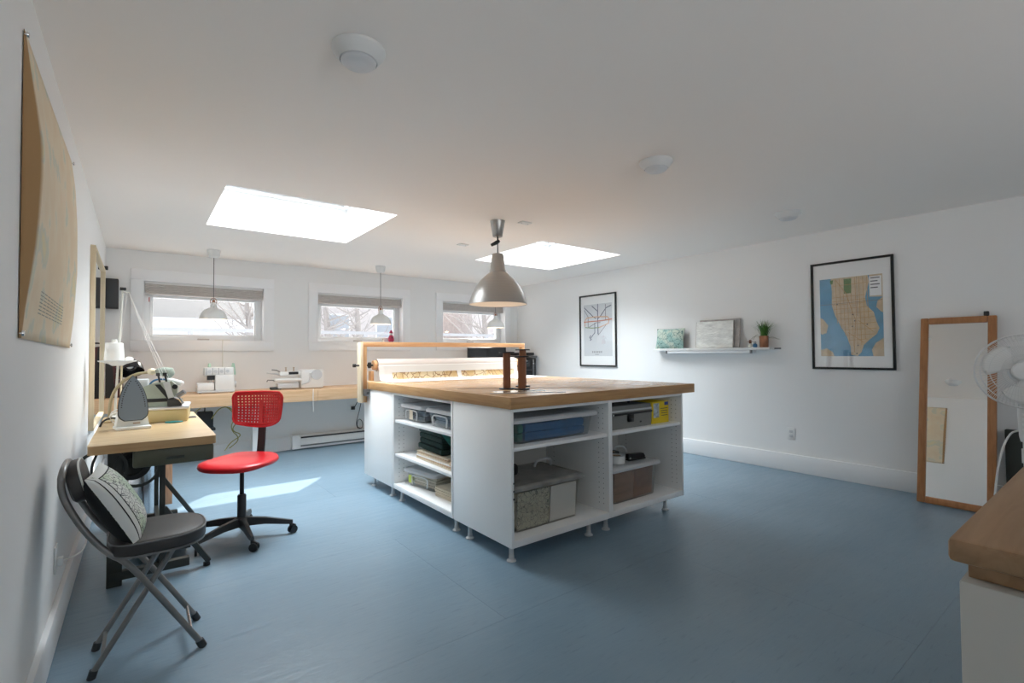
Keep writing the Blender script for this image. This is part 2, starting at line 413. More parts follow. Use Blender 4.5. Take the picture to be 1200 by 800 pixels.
st(B(XR, XR+.15, YF, YB, -.012, ZC).build('wall_right', 'wall'), 'white right wall with posters and ledge')
FWX, FWZ = (.2, 3.8), (.6, 2.1)
st(holed('wall_front', 'wall', [XL-.15, *FWX, XR+.15], [-.012, *FWZ, ZC], {(1, 1)}, lambda x0, x1, z0, z1, a, b: (x0, x1, a, b, z0, z1), YF-.15, YF), 'white wall behind the viewer with an added wide window')
fwn = struct('window_6', 'unseen window added behind the viewer to brighten the foreground', (2.0, YF, FWZ[0]))  # unseen window, added to bring daylight to the foreground
for a, b, c, d in ((FWX[0]-.1, FWX[1]+.1, FWZ[1], FWZ[1]+.1), (FWX[0]-.1, FWX[1]+.1, FWZ[0]-.1, FWZ[0]), (FWX[0]-.1, FWX[0], *FWZ), (FWX[1], FWX[1]+.1, *FWZ)): MB().box(a, b, YF+.0005, YF+.02, c, d, bev=.003).build('casing_board', 'casing', fwn)
for k in range(4):
    x0 = FWX[0]+k*(FWX[1]-FWX[0])/3; MB().box(x0-(.03 if k else 0), x0+(.03 if k < 3 else 0), YF-.1, YF-.05, *FWZ).build('mullion', 'vinyl', fwn)
for k in range(3):
    w3 = (FWX[1]-FWX[0])/3; MB().box(FWX[0]+k*w3+.03, FWX[0]+(k+1)*w3-.03, YF-.08, YF-.075, *FWZ).build('pane', 'glass', fwn)

st(B(XL, XL+.022, YF, YB, 0, .155, bev=.004).build('baseboard_left', 'trim'), 'white baseboard along the left wall')
st(B(XR-.02, XR, YF, YB, 0, .175, bev=.004).build('baseboard_right', 'trim'), 'white baseboard along the right wall')
st(B(XL+.022, XR-.02, YB-.018, YB, 0, .165, bev=.004).build('baseboard_back', 'trim'), 'white baseboard along the back wall')

# skylights: shaft, curb frame, pane
for i, (a, b) in enumerate(SKY):
    w = struct('window_%d' % (i+4), ['skylight with white shaft above the sewing desk side', 'skylight with white shaft above the poster wall side'][i], ((a+b)/2, (SY0+SY1)/2, ZC))
    t = .03; top = 2.77
    for bx in ((a-t, a, SY0-t, SY1+t), (b, b+t, SY0-t, SY1+t), (a, b, SY0-t, SY0), (a, b, SY1, SY1+t)):
        MB().box(*bx, ZC+.12, top).build('shaft_wall', 'trim', w)
    for bx in ((a, a+.035, SY0, SY1), (b-.035, b, SY0, SY1), (a+.035, b-.035, SY0, SY0+.035), (a+.035, b-.035, SY1-.035, SY1)):
        MB().box(*bx, 2.72, 2.75).build('curb_frame', 'vinyl', w)
    MB().box(a-t, b+t, SY0-t, SY1+t, 2.77, 2.785).build('pane', 'white_plastic', w)
    MB().box(b-.10, b-.036, SY0+.04, SY0+.09, 2.705, 2.72, bev=.004).build('latch', 'white_plastic', w)

# back windows
def window(n, x0, x1, label):
    w = struct('window_%d' % n, label, ((x0+x1)/2, YB, WZ0))
    cw = .105
    for bx in ((x0-cw, x1+cw, WZ1, WZ1+cw+.01), (x0-cw, x1+cw, WZ0-cw-.01, WZ0)):
        MB().box(bx[0], bx[1], YB-.02, YB, bx[2], bx[3], bev=.003).build('casing_board', 'casing', w)
    for bx in ((x0-cw, x0), (x1, x1+cw)):
        MB().box(bx[0], bx[1], YB-.02, YB, WZ0+.0005, WZ1-.0005, bev=.003).build('casing_board', 'casing', w)
    for bx in ((x0, x0+.012, WZ0, WZ1), (x1-.012, x1, WZ0, WZ1), (x0+.012, x1-.012, WZ0, WZ0+.012), (x0+.012, x1-.012, WZ1-.012, WZ1)):
        MB().box(bx[0], bx[1], YB-.019, YB+WT-.03, bx[2], bx[3]).build('jamb', 'casing', w)
    s = MB(); d0, d1 = YB+.13, YB+.18; a = .095
    for bx in ((x0+.012, x0+a, WZ0+.012, WZ1-.012), (x1-a, x1-.012, WZ0+.012, WZ1-.012), (x0+a, x1-a, WZ0+.012, WZ0+.08), (x0+a, x1-a, WZ1-.18, WZ1-.012)):
        s.box(bx[0], bx[1], d0, d1, bx[2], bx[3], bev=.004)
    s.build('sash_frame', 'vinyl', w)
    s2 = MB(); e = .02
    for bx in ((x0+a-.03, x0+a-.012, WZ0+.05, WZ1-.15), (x1-a+.012, x1-a+.03, WZ0+.05, WZ1-.15), (x0+a-.03, x1-a+.03, WZ0+.05, WZ0+.066)):
        s2.box(bx[0], bx[1], d0-.012, d0+.001, bx[2], bx[3], bev=.003)
    s2.build('sash_bead', 'vinyl', w)
    MB().box(x0+a-.005, x1-a+.005, d0+.022, d0+.028, WZ0+.075, WZ1-.175).build('pane', 'glass', w)
    cx = (x0+x1)/2-.03
    h = MB().box(cx-.06, cx+.06, d0-.045, d0-.012, WZ0+.018, WZ0+.032, bev=.004).build('crank_cover', 'blind', w)
    MB().prism([(cx-.02, WZ0+.032), (cx+.05, WZ0+.032), (cx, WZ0+.055)], d0-.035, d0-.02).build('crank_handle', 'white_plastic', h)
    if n == 1: MB().box(x0+.055, x0+.063, d0-.004, d0, 1.83, 1.88).build('warning_tag', 'tag_red', w)
    bl = thing('cellular_blind', ['raised beige cellular blind in the window above the overlock machine', 'raised beige cellular blind in the middle window above the white sewing machine', 'raised beige cellular blind in the window beside the corner with the printer'][n-1], 'blind', ((x0+x1)/2, YB+.06, 1.89), 0, 'cellular blinds on the back windows')
    MB().box(x0+.016, x1-.016, YB+.03, YB+.085, WZ1-.035, WZ1-.013, bev=.003).build('head_rail', 'white_plastic', bl)
    zz = WZ1-.035
    for k in range(5):
        zt = zz-k*.019; pr = [(YB+.035, zt), (YB+.028, zt-.0095), (YB+.035, zt-.019), (YB+.08, zt-.019), (YB+.087, zt-.0095), (YB+.08, zt)]
        MB().prism(pr, x0+.02, x1-.02, 'x').build('pleat', 'blind', bl)
    zb = zz-5*.019
    MB().box(x0+.018, x1-.018, YB+.03, YB+.085, zb-.02, zb, bev=.003).build('bottom_rail', 'blind', bl)
window(1, *WIN[0], 'wide white framed window above the overlock machine')
window(2, *WIN[1], 'wide white framed middle window with a small red figurine on its sill')
window(3, *WIN[2], 'wide white framed window behind the aluminium pendant lamp')

# ------------------------------------------------------------------ outside the windows
tag(B(-40, 60, -60, 90, -.6, -.45).build('snowy_ground', 'snow'), 'snow covered ground outside the house', 'ground')
def house(name, label, x0, x1, y0, y1, ze, zr, wins, wall='siding', roof='roof_grey', hip=2.5):
    h = thing(name, label, 'building', ((x0+x1)/2, (y0+y1)/2, -.45))
    MB().box(x0, x1, y0, y1, -.45, ze).build('wall', wall, h)
    ym = (y0+y1)/2; e = .35
    v = [(x0-e, y0-e, ze), (x1+e, y0-e, ze), (x1+e, y1+e, ze), (x0-e, y1+e, ze), (x0+hip, ym, zr), (x1-hip, ym, zr)]
    MB().add(v, [(0, 1, 5, 4), (1, 2, 5), (2, 3, 4, 5), (3, 0, 4), (3, 2, 1, 0)]).build('roof', roof, h)
    MB().box(x0-e-.05, x1+e+.05, y0-e-.12, y0-e, ze-.35, ze+.06).build('fascia', 'snow', h)
    for (a, b, c, d) in wins:
        w = MB().box(a, b, y0-.05, y0, c, d).build('window', 'trim', h)
        MB().box(a+.08, b-.08, y0-.06, y0-.045, c+.08, d-.08).build('pane', 'dark_glass', w)
    return h
house('neighbouring_house', 'pale house with grey hipped roof outside the window above the overlock machine', -1.4, 4.2, 19, 26, 2.35, 3.9, [(-.6, .2, .7, 1.75), (1.4, 2.3, .7, 1.75), (3.0, 3.5, .7, 1.75)])
house('row_house', 'pale pinkish house behind bare trees outside the middle window', 6.5, 13.5, 24, 32, 5.5, 8.2, [(7.2, 8.3, 1.6, 3.2), (9.6, 10.7, 1.6, 3.2), (11.6, 12.7, 1.6, 3.2)], wall='brick_out')
house('far_house', 'pale pinkish house outside the window beside the printer corner', 15.5, 24, 24, 32, 5.5, 8.2, [(17, 18.2, 1.6, 3.2), (20, 21.2, 1.6, 3.2)], wall='brick_out')
rl = thing('deck_railing', 'long grey deck railing outside the windows', 'railing', (5, 12, -.45))
MB().box(-3, 16, 11.96, 12.04, 1.72, 1.79).build('top_rail', 'rail_grey', rl)
for k in range(11): MB().box(-2.9+k*1.85, -2.82+k*1.85, 11.96, 12.04, -.45, 1.72).build('post', 'rail_grey', rl)
def tree(x, y, h, seed, label):
    rnd = random.Random(seed); t = thing('bare_tree', label, 'tree', (x, y, -.45), 0, 'bare trees outside')
    MB().tube([(x, y, -.45), (x+.08, y, h*.35), (x-.05, y+.05, h*.7), (x, y, h)], [.13, .1, .06, .02], 7).build('trunk', 'bark', t)
    br = MB()
    for k in range(26):
        z = h*(.22+.7*rnd.random()); a = rnd.random()*6.28; L = (1.1-z/h*.7)*rnd.uniform(.9, 2.0); p = Vector((x, y, z)); d = Vector((math.cos(a), math.sin(a), rnd.uniform(.3, .9)))
        q = p+d*L*.5; e = q+(d+Vector((0, 0, .25)))*L*.5; br.tube([p, q, e], [.035, .022, .008], 5)
        for m in range(4):
            s0 = p.lerp(q, rnd.random()) if m < 2 else q.lerp(e, rnd.random())
            dd = Vector((rnd.uniform(-1, 1), rnd.uniform(-1, 1), rnd.uniform(.1, 1))).normalized(); br.tube([s0, s0+dd*L*.22, s0+dd*L*.4+Vector((0, 0, .06))], [.013, .009, .004], 4)
    br.build('branches', 'bark', t)
tree(4.6, 15.5, 5.0, 1, 'slender bare tree outside the middle window near the deck railing')
tree(6.3, 17.5, 5.5, 2, 'taller bare tree in front of the pinkish house outside')
tree(10.2, 15.0, 5.2, 3, 'bare tree outside the window beside the printer corner')
tree(2.6, 16.5, 4.6, 4, 'bare tree before the grey hipped roof outside')

# ------------------------------------------------------------------ back counter and what hangs below it
CT = .80
bc = thing('back_counter', 'long pine workbench counter under the three windows', 'counter', (2.5, 6.4, 0))
MB().box(XL+.002, XR-.002, 6.12, YB-.001, CT-.035, CT, bev=.003).build('worktop', 'pine_x', bc)
for a, b in ((XL+.002, 1.72), (1.722, 3.6), (3.602, XR-.002)): MB().box(a, b, 6.09, 6.119, CT-.135, CT+.001, bev=.003).build('fascia_board', 'pine_x', bc)
for x in (1.12, 3.25): MB().box(x-.045, x+.045, 6.44, 6.53, 0, CT-.036, bev=.003).build('support_post', 'trim', bc)
for x in (-.1, 2.2, 4.4): MB().box(x-.02, x+.02, 6.13, YB-.02, CT-.125, CT-.036).build('bracket', 'trim', bc)
ht = thing('baseboard_heater', 'white electric baseboard heater under the pine counter', 'heater', (2.4, 6.66, 0))
MB().prism([(6.635, .018), (6.70, .018), (6.70, .185), (6.655, .185), (6.625, .165), (6.625, .15)], 1.56, 3.3, 'x').build('casing', 'trim', ht)
MB().box(1.66, 3.22, 6.618, 6.632, .147, .166, bev=.002).build('outlet_grille', 'charcoal', ht)
MB().box(1.66, 3.22, 6.621, 6.634, .045, .058).build('inlet_slot', 'steel_grey', ht)
MB().box(1.66, 3.22, 6.619, 6.626, .062, .142, bev=.002).build('front_panel', 'white_plastic', ht)
for x in (1.555, 3.22): MB().box(x, x+.09, 6.614, 6.70, .016, .19, bev=.004).build('end_cap', 'trim', ht)

# overlock machine on the counter
def overlock():
    x, y, z = .70, 6.42, CT
    t = thing('overlock_machine', 'small white four-thread overlock machine on pine counter', 'sewing machine', (x, y, z))
    MB().box(x-.19, x+.17, y-.12, y+.10, z+.006, z+.026, bev=.006).build('base_plate', 'lid_grey', t)
    for dx in (-.16, .14):
        for dy in (-.09, .07): MB().cyl((x+dx, y+dy, z), (x+dx, y+dy, z+.008), .014, n=10).build('foot', 'dark_rubber', t)
    MB().box(x-.02, x+.17, y-.10, y+.09, z+.025, z+.20, bev=.012).build('body', 'white_plastic', t)
    MB().box(x-.19, x-.03, y-.115, y+.06, z+.027, z+.115, bev=.012).build('looper_cover', 'white_plastic', t)
    hd = MB().box(x-.12, x+.165, y-.09, y+.085, z+.195, z+.285, bev=.012).build('head', 'white_plastic', t)
    for k in range(4):
        MB().cyl((x-.075+k*.058, y-.085, z+.24), (x-.075+k*.058, y-.098, z+.24), .018, n=14).build('tension_dial', 'lid_grey', hd)
        MB().box(x-.105+k*.058, x-.101+k*.058, y-.0925, y-.085, z+.205, z+.28).build('thread_slot', 'steel_grey', hd)
    MB().box(x-.09, x-.02, y-.06, y, z+.145, z+.197).build('needle_bar', 'charcoal', t)
    MB().cyl((x-.05, y-.05, z+.11), (x-.05, y-.05, z+.15), .006, n=8).build('needle_clamp', 'chrome', t)
    MB().box(x-.09, x-.01, y-.075, y-.01, z+.115, z+.122).build('presser_foot', 'chrome', t)
    MB().cyl((x+.168, y-.01, z+.09), (x+.195, y-.01, z+.09), .04, n=20).build('handwheel', 'lid_grey', t)
    MB().box(x-.10, x+.20, y+.10, y+.22, z+.18, z+.19, bev=.003).build('spool_tray', 'white_plastic', t)
    MB().cyl((x+.08, y+.16, z+.19), (x+.08, y+.16, z+.60), .004, n=8).build('antenna', 'offwhite', t)
    MB().box(x-.0, x+.16, y+.155, y+.165, z+.595, z+.603).build('thread_guide', 'offwhite', t)
    for dx in (-.05, .19):
        MB().lathe([(.028, 0), (.026, .02), (.014, .13), (.012, .135)], (x+dx, y+.16, z+.191), 16).build('thread_cone', 'mint', t, label='mint green thread cone')
overlock()
def machine2():
    x, y, z = 1.57, 6.42, CT
    t = thing('sewing_machine', 'white household sewing machine with round side wheel on pine counter', 'sewing machine', (x, y, z))
    MB().box(x+.02, x+.29, y-.09, y+.09, z+.004, z+.235, bev=.02).build('column', 'white_plastic', t)
    MB().cyl((x+.20, y-.088, z+.17), (x+.20, y-.102, z+.17), .065, n=28).build('side_wheel', 'lid_grey', t)
    MB().tube([(x+.125, y-.093, z+.19), (x+.125, y-.093, z+.11), (x+.10, y-.093, z+.075), (x+.02, y-.093, z+.06)], .012, 8, smooth=2).build('trim_groove', 'lid_grey', t)
    MB().box(x-.22, x+.03, y-.07, y+.07, z+.16, z+.215, bev=.018).build('arm', 'white_plastic', t)
    MB().box(x-.12, x-.01, y-.074, y+.0, z+.18, z+.212, bev=.003).build('display', 'black', t)
    MB().box(x-.28, x+.04, y-.085, y+.05, z+.095, z+.135, bev=.018).build('free_arm', 'white_plastic', t)
    MB().box(x-.24, x-.0, y-.07, y+.06, z+.012, z+.075, bev=.01).build('accessory_box', 'lid_grey', t)
    MB().box(x-.31, x-.20, y-.06, y+.05, z+.0, z+.03, bev=.006).build('foot_rest', 'charcoal', t)
    MB().tube([(x-.22, y-.03, z+.185), (x-.30, y-.05, z+.195), (x-.36, y-.06, z+.205)], [.012, .008, .006], 8).build('spool_pin', 'lid_grey', t)
    MB().tube([(x-.20, y-.0, z+.21), (x-.25, y-.02, z+.235), (x-.30, y-.03, z+.24)], .006, 6).build('thread_lever', 'steel_grey', t)
    MB().tube([(x-.28, y-.05, z+.115), (x-.35, y-.06, z+.12), (x-.36, y-.06, z+.10)], .006, 6).build('hoop_arm', 'steel_grey', t)
    for dx in (-.13, -.04):
        MB().lathe([(.018, 0), (.006, .006), (.006, .045), (.016, .05)], (x+dx, y+.03, z+.215), 12).build('bobbin', 'tan_paper', t)
machine2()
tag(MB().tube([(1.70, 6.22, CT+.004), (1.67, 6.10, CT+.006), (1.66, 6.075, CT-.02), (1.66, 6.075, CT-.12), (1.665, 6.075, CT-.26)], .004, 6, smooth=2).build('hanging_cord', 'cable_white', origin=(1.66, 6.08, CT)), 'thin white cord hanging over the pine counter front', 'string')  # white cord hanging over the counter edge
for k, (dx, h) in enumerate(((0, .05), (.07, .06))):
    x = 2.38+dx; y = 6.3
    t = thing('small_jar', ['short white lidded jar beside roll stand post', 'taller white lidded jar on pine counter beside roll stand post'][k], 'jar', (x, y, CT), 0, 'small jars on the counter')
    MB().lathe([(.02, 0), (.028, .004), (.028, h*.7), (.02, h*.75)], (x, y, CT), 16).build('body', 'offwhite', t)
    MB().lathe([(.024, h*.75), (.024, h), (.001, h)], (x, y, CT), 16).build('lid', 'tan_paper', t)

# black screen and printer towards the corner
t = thing('computer_monitor', 'black flat monitor behind the paper roll stand', 'monitor', (4.42, 6.42, CT))
MB().box(4.05, 4.79, 6.40, 6.425, CT+.10, CT+.515, bev=.006).build('bezel', 'black', t)
MB().box(4.07, 4.77, 6.397, 6.4005, CT+.125, CT+.495).build('screen', 'black_gloss', t)
MB().bar((4.42, 6.44, CT+.012), (4.42, 6.44, CT+.25), .06, .03, up=(0, 1, 0)).build('neck', 'black', t)
MB().box(4.28, 4.56, 6.34, 6.52, CT, CT+.015, bev=.005).build('base', 'black', t)
def printer():
    x, y, z = 5.02, 6.35, CT
    t = thing('office_printer', 'black multifunction printer in the corner by the transit poster', 'printer', (x, y, z))
    MB().box(x-.20, x+.20, y-.20, y+.22, z+.006, z+.34, bev=.012).build('body', 'black', t)
    MB().box(x-.22, x+.215, y-.22, y+.23, z+.345, z+.375, bev=.01).build('scanner_lid', 'steel_grey', t)
    MB().box(x-.16, x+.21, y-.15, y+.20, z+.38, z+.43, bev=.015).build('document_feeder', 'black', t)
    MB().box(x-.17, x+.10, y-.206, y-.199, z+.04, z+.12, bev=.003).build('paper_drawer', 'black_gloss', t)
    MB().box(x+.12, x+.155, y-.208, y-.199, z+.02, z+.33, bev=.003).build('trim_strip', 'steel_grey', t)
    MB().box(x-.10, x+.06, y-.215, y-.199, z+.20, z+.30, bev=.004).build('control_panel', 'charcoal', t)
    MB().cyl((x+.137, y-.207, z+.25), (x+.137, y-.214, z+.25), .012, n=14).build('button', 'chrome', t)
    MB().box(x-.15, x+.10, y-.24, y-.18, z+.13, z+.15, bev=.003).build('output_tray', 'charcoal', t)
    for dx in (-.16, .16):
        for dy in (-.16, .18): MB().cyl((x+dx, y+dy, z), (x+dx, y+dy, z+.008), .015, n=8).build('foot', 'dark_rubber', t)
printer()
# red figurine on the middle window sill
x, y, z = 2.955, YB+.06, WZ0+.012
t = thing('red_figurine', 'tiny dark red figurine on the middle window sill', 'figurine', (x, y, z))
MB().lathe([(.03, 0), (.042, .02), (.04, .06), (.03, .09), (.022, .10)], (x, y, z), 16).build('body', 'figure_red', t)
MB().ball((x, y, z+.12), .026, 12, 8).build('head', 'offwhite', t)
MB().lathe([(.03, .13), (.02, .155), (.006, .175), (.001, .178)], (x, y, z), 14).build('cap', 'figure_red', t)
MB().ball((x, y-.036, z+.06), .012, 8, 6).build('button', 'black', t)
t = thing('white_trinket', 'small pale trinket beside the red figurine on the sill', 'figurine', (2.83, y, z))
MB().lathe([(.018, 0), (.02, .012), (.01, .03), (.001, .034)], (2.83, y, z), 12).build('body', 'offwhite', t)
MB().ball((2.83, y, z+.038), .009, 8, 6).build('head', 'tan_paper', t)

# dark machine case and black dome lamp at the counter's end by the left wall
t = thing('machine_case', 'tall dark maroon and black machine case on the counter end', 'case', (-.16, 6.42, CT))
M4 = Matrix.Translation((-.165, 6.42, CT))
MB().prism([(-.095, 0), (.05, 0), (.02, .50), (-.095, .52)], -.10, .10, 'y', M4).build('body', 'maroon', t)
MB().prism([(-.096, .0), (-.02, 0), (-.055, .50), (-.096, .51)], -.104, -.1005, 'y', M4).build('black_panel', 'black', t)
for k in range(5): MB().box(-.185, -.15, 6.314, 6.3195, CT+.12+k*.06, CT+.125+k*.06).build('vent_slot', 'steel_grey', t)
MB().tube([(-.24, 6.42, CT+.515), (-.24, 6.42, CT+.55), (-.16, 6.42, CT+.55), (-.16, 6.42, CT+.505)], .008, 8, smooth=1).build('handle', 'black', t)
x, y = -.015, 6.24
t = thing('dome_lamp', 'black glossy dome shaded desk lamp behind the thread stand', 'lamp', (x, y, CT))
MB().lathe([(.001, .0), (.075, 0), (.075, .012), (.02, .02), (.001, .021)], (x, y, CT), 28).build('base', 'black_gloss', t)
MB().tube([(x, y, CT+.015), (x, y, CT+.2), (x-.01, y-.01, CT+.33), (x-.05, y-.04, CT+.37)], .007, 8, smooth=2).build('stem', 'black', t)
d = Vector((.1, -.5, -.85)); c = Vector((x-.06, y-.05, CT+.38))
MB().lathe([(.02, -.005), (.05, .01), (.085, .045), (.105, .09), (.112, .14), (.106, .14), (.10, .09), (.08, .05), (.045, .018), (.02, .005)], c, 32, d, closed=True).build('shade', 'black_gloss', t)
MB().ball(c+d*.07, .03, 12, 8).build('bulb', 'white_plastic', t)

# speaker in the corner
t = thing('wall_speaker', 'small black speaker on the back wall corner beside wall mirror', 'speaker', (-.225, 6.62, 1.72))
MB().box(-.28, -.175, 6.55, 6.70, 1.72, 2.03, bev=.006).build('cabinet', 'black', t)
MB().box(-.273, -.182, 6.544, 6.551, 1.728, 2.022, bev=.002).build('grille', 'charcoal', t)
MB().box(-.25, -.20, 6.70, YB, 1.84, 1.90).build('mount', 'black', t)

# power adapter and cables below the counter
t = thing('power_adapter', 'black power adapter block hanging under the pine counter', 'adapter', (.60, 6.55, .38))
MB().box(.53, .68, 6.46, 6.60, .40, .58, bev=.008).build('block', 'black', t)
MB().box(.50, .70, 6.44, 6.62, .37, .40, bev=.005).build('shelf_plate', 'charcoal', t)
MB().tube([(.60, 6.53, .57), (.605, 6.53, .66), (.60, 6.54, .764)], .006, 6).build('lead', 'black', t)
for k, pts in enumerate(([(.66, 6.46, .5), (.74, 6.44, .63), (.86, 6.46, .62), (.93, 6.5, .45), (.87, 6.6, .33), (1.0, 6.6, .27), (.87, 6.58, .2), (.80, 6.5, .12)],
                         [(.5, 6.46, .58), (.58, 6.43, .66), (.78, 6.44, .66), (.91, 6.46, .52), (.85, 6.55, .36), (.98, 6.62, .22), (.86, 6.62, .12)])):
    tag(MB().tube(pts, .0055, 6, smooth=2).build('extension_cable', 'cord_yellow', origin=(.7, 6.5, .4)), ['yellow green cable looping lower below pine counter', 'yellow green cable looping higher from the power adapter'][k], 'cable', 'cables under the counter')
t = thing('back_outlet', 'white outlet with dark plugs below counter above baseboard heater', 'outlet', (2.36, YB-.005, .45))
MB().box(2.325, 2.395, YB-.008, YB, .42, .535, bev=.003).build('plate', 'white_plastic', t)
MB().box(2.335, 2.385, YB-.035, YB-.009, .455, .50, bev=.004).build('plug', 'black', t)
tag(MB().tube([(2.37, YB-.04, .48), (2.44, YB-.06, .62), (2.47, YB-.05, .75), (2.475, YB-.05, .60), (2.43, YB-.05, .40), (2.39, YB-.05, .27), (2.42, YB-.05, .18), (2.49, YB-.05, .20), (2.48, YB-.05, .30), (2.42, YB-.05, .33), (2.40, YB-.05, .22), (2.46, YB-.05, .19)], .005, 6, smooth=2).build('black_cable', 'black', origin=(2.43, YB-.05, .2)), 'coiled black cable hanging from outlet beside the heater', 'cable')

# ------------------------------------------------------------------ pendants and ceiling fixtures
def pendant(x, y, label):
    t = thing('white_pendant', label, 'lamp', (x, y, 1.60), 0, 'white pendant lamps over the counter')
    MB().lathe([(.001, ZC-.0005), (.066, ZC-.0005), (.066, ZC-.01), (.056, ZC-.06), (.045, ZC-.08), (.012, ZC-.086), (.001, ZC-.086)], (x, y, 0), 28).build('canopy', 'white_plastic', t)
    MB().cyl((x, y, ZC-.085), (x, y, 1.81), .004, n=8).build('cord', 'steel_grey', t)
    s = MB().lathe([(.028, 1.80), (.03, 1.775), (.032, 1.75), (.05, 1.735), (.09, 1.715), (.12, 1.68), (.132, 1.645), (.137, 1.615), (.131, 1.615), (.126, 1.645), (.112, 1.68), (.085, 1.71), (.048, 1.728), (.024, 1.745), (.024, 1.795)], (x, y, 0), 36, closed=True).build('shade', 'white_plastic', t)
    MB().cyl((x, y, 1.77), (x, y, 1.83), .02, .012, 14).build('socket', 'copper', t)
    MB().tube([(x-.028, y, 1.79), (x-.03, y, 1.83), (x, y, 1.855), (x+.03, y, 1.83), (x+.028, y, 1.79)], .004, 6, smooth=1).build('hanger_bracket', 'copper', s)
    b = MB().ball((x, y, 1.68), .03, 14, 10).build('bulb', 'bulb', t)
    l = lamp('POINT', 'pendant_glow', .8, (1, .66, .42), (0, 0, 1.625-1.60), shadow_soft_size=.03); l.parent = t
pendant(.65, 6.24, 'white pendant lamp hanging before the window above the overlock machine')
pendant(2.53, 6.14, 'white pendant lamp hanging before the middle window')
pendant(4.38, 6.12, 'white pendant lamp hanging before the window near the printer')
x, y = 2.49, 3.44
t = thing('aluminium_pendant', 'large brushed aluminium pendant lamp over the cutting table', 'lamp', (x, y, 1.64))
MB().lathe([(.001, ZC-.0005), (.066, ZC-.0005), (.062, ZC-.02), (.043, ZC-.135), (.038, ZC-.14), (.001, ZC-.14)], (x, y, 0), 32).build('canopy', 'alu', t)
MB().cyl((x, y, ZC-.138), (x, y, ZC-.17), .008, .006, 10).build('cord_grip', 'black', t)
cdn = MB().cyl((x, y, ZC-.165), (x, y, 2.08), .0045, n=8).build('cord', 'black', t)
MB().tube([(x+.012, y-.008, 2.205), (x-.01, y, 2.19), (x-.05, y+.03, 2.165)], [.012, .018, .012], 10).build('cord_adjuster', 'black', cdn)
MB().lathe([(.001, 2.092), (.045, 2.09), (.052, 2.08), (.066, 1.955), (.073, 1.945), (.076, 1.925), (.10, 1.905), (.15, 1.86), (.195, 1.80), (.228, 1.735), (.248, 1.675), (.255, 1.645), (.251, 1.645), (.243, 1.675), (.222, 1.735), (.189, 1.80), (.145, 1.853), (.095, 1.897), (.06, 1.92), (.001, 1.925)], (x, y, 0), 56).build('shade', 'alu', t)
MB().lathe([(.2505, 1.648), (.2425, 1.675), (.2215, 1.735), (.1885, 1.799), (.1445, 1.852), (.0945, 1.896), (.06, 1.918), (.001, 1.923)], (x, y, 0), 56).build('shade_lining', 'shade_in', t)
MB().cyl((x, y, 1.92), (x, y, 1.86), .022, n=14).build('socket', 'white_plastic', t)
MB().ball((x, y, 1.82), .05, 18, 12).build('bulb', 'bulb', t)
l = lamp('POINT', 'aluminium_pendant_glow', 24, (1, .72, .46), (0, 0, .10), shadow_soft_size=.06); l.parent = t
def ceiling_light(x, y, r, label):
    t = thing('ceiling_light', label, 'ceiling light', (x, y, ZC), 0, 'round ceiling lights')
    MB().lathe([(.001, ZC-.0005), (r, ZC-.0005), (r, ZC-.008), (r*.985, ZC-.012), (r*.74, ZC-.043), (r*.70, ZC-.046), (r*.69, ZC-.038), (.001, ZC-.038)], (x, y, 0), 44).build('housing', 'light_white', t)
    MB().lathe([(r*.665, ZC-.038), (r*.66, ZC-.05), (r*.58, ZC-.058), (r*.3, ZC-.064), (.001, ZC-.066)], (x, y, 0), 44).build('lens', 'light_lens', t)
ceiling_light(.655, 1.80, .099, 'round white ceiling light in the row, on the map wall side')
ceiling_light(2.49, 1.79, .099, 'round white ceiling light in the row, above the cutting table corner')
ceiling_light(4.31, 1.80, .099, 'round white ceiling light in the row, on the poster wall side')
for k, (x, y) in enumerate(((2.72, 4.39), (2.71, 3.33))):
    t = thing('ceiling_plate', ['small white blank plate on ceiling between the skylights', 'small white blank plate on ceiling beside the aluminium lamp canopy'][k], 'ceiling plate', (x, y, ZC), 0, 'ceiling blank plates')
    MB().box(x-.055, x+.055, y-.035, y+.035, ZC-.012, ZC-.0005, bev=.003).build('plate', 'light_white', t)
    for s in (-1, 1): MB().cyl((x+s*.035, y, ZC-.012), (x+s*.035, y, ZC-.0135), .004, n=8).build('screw', 'steel_grey', t)

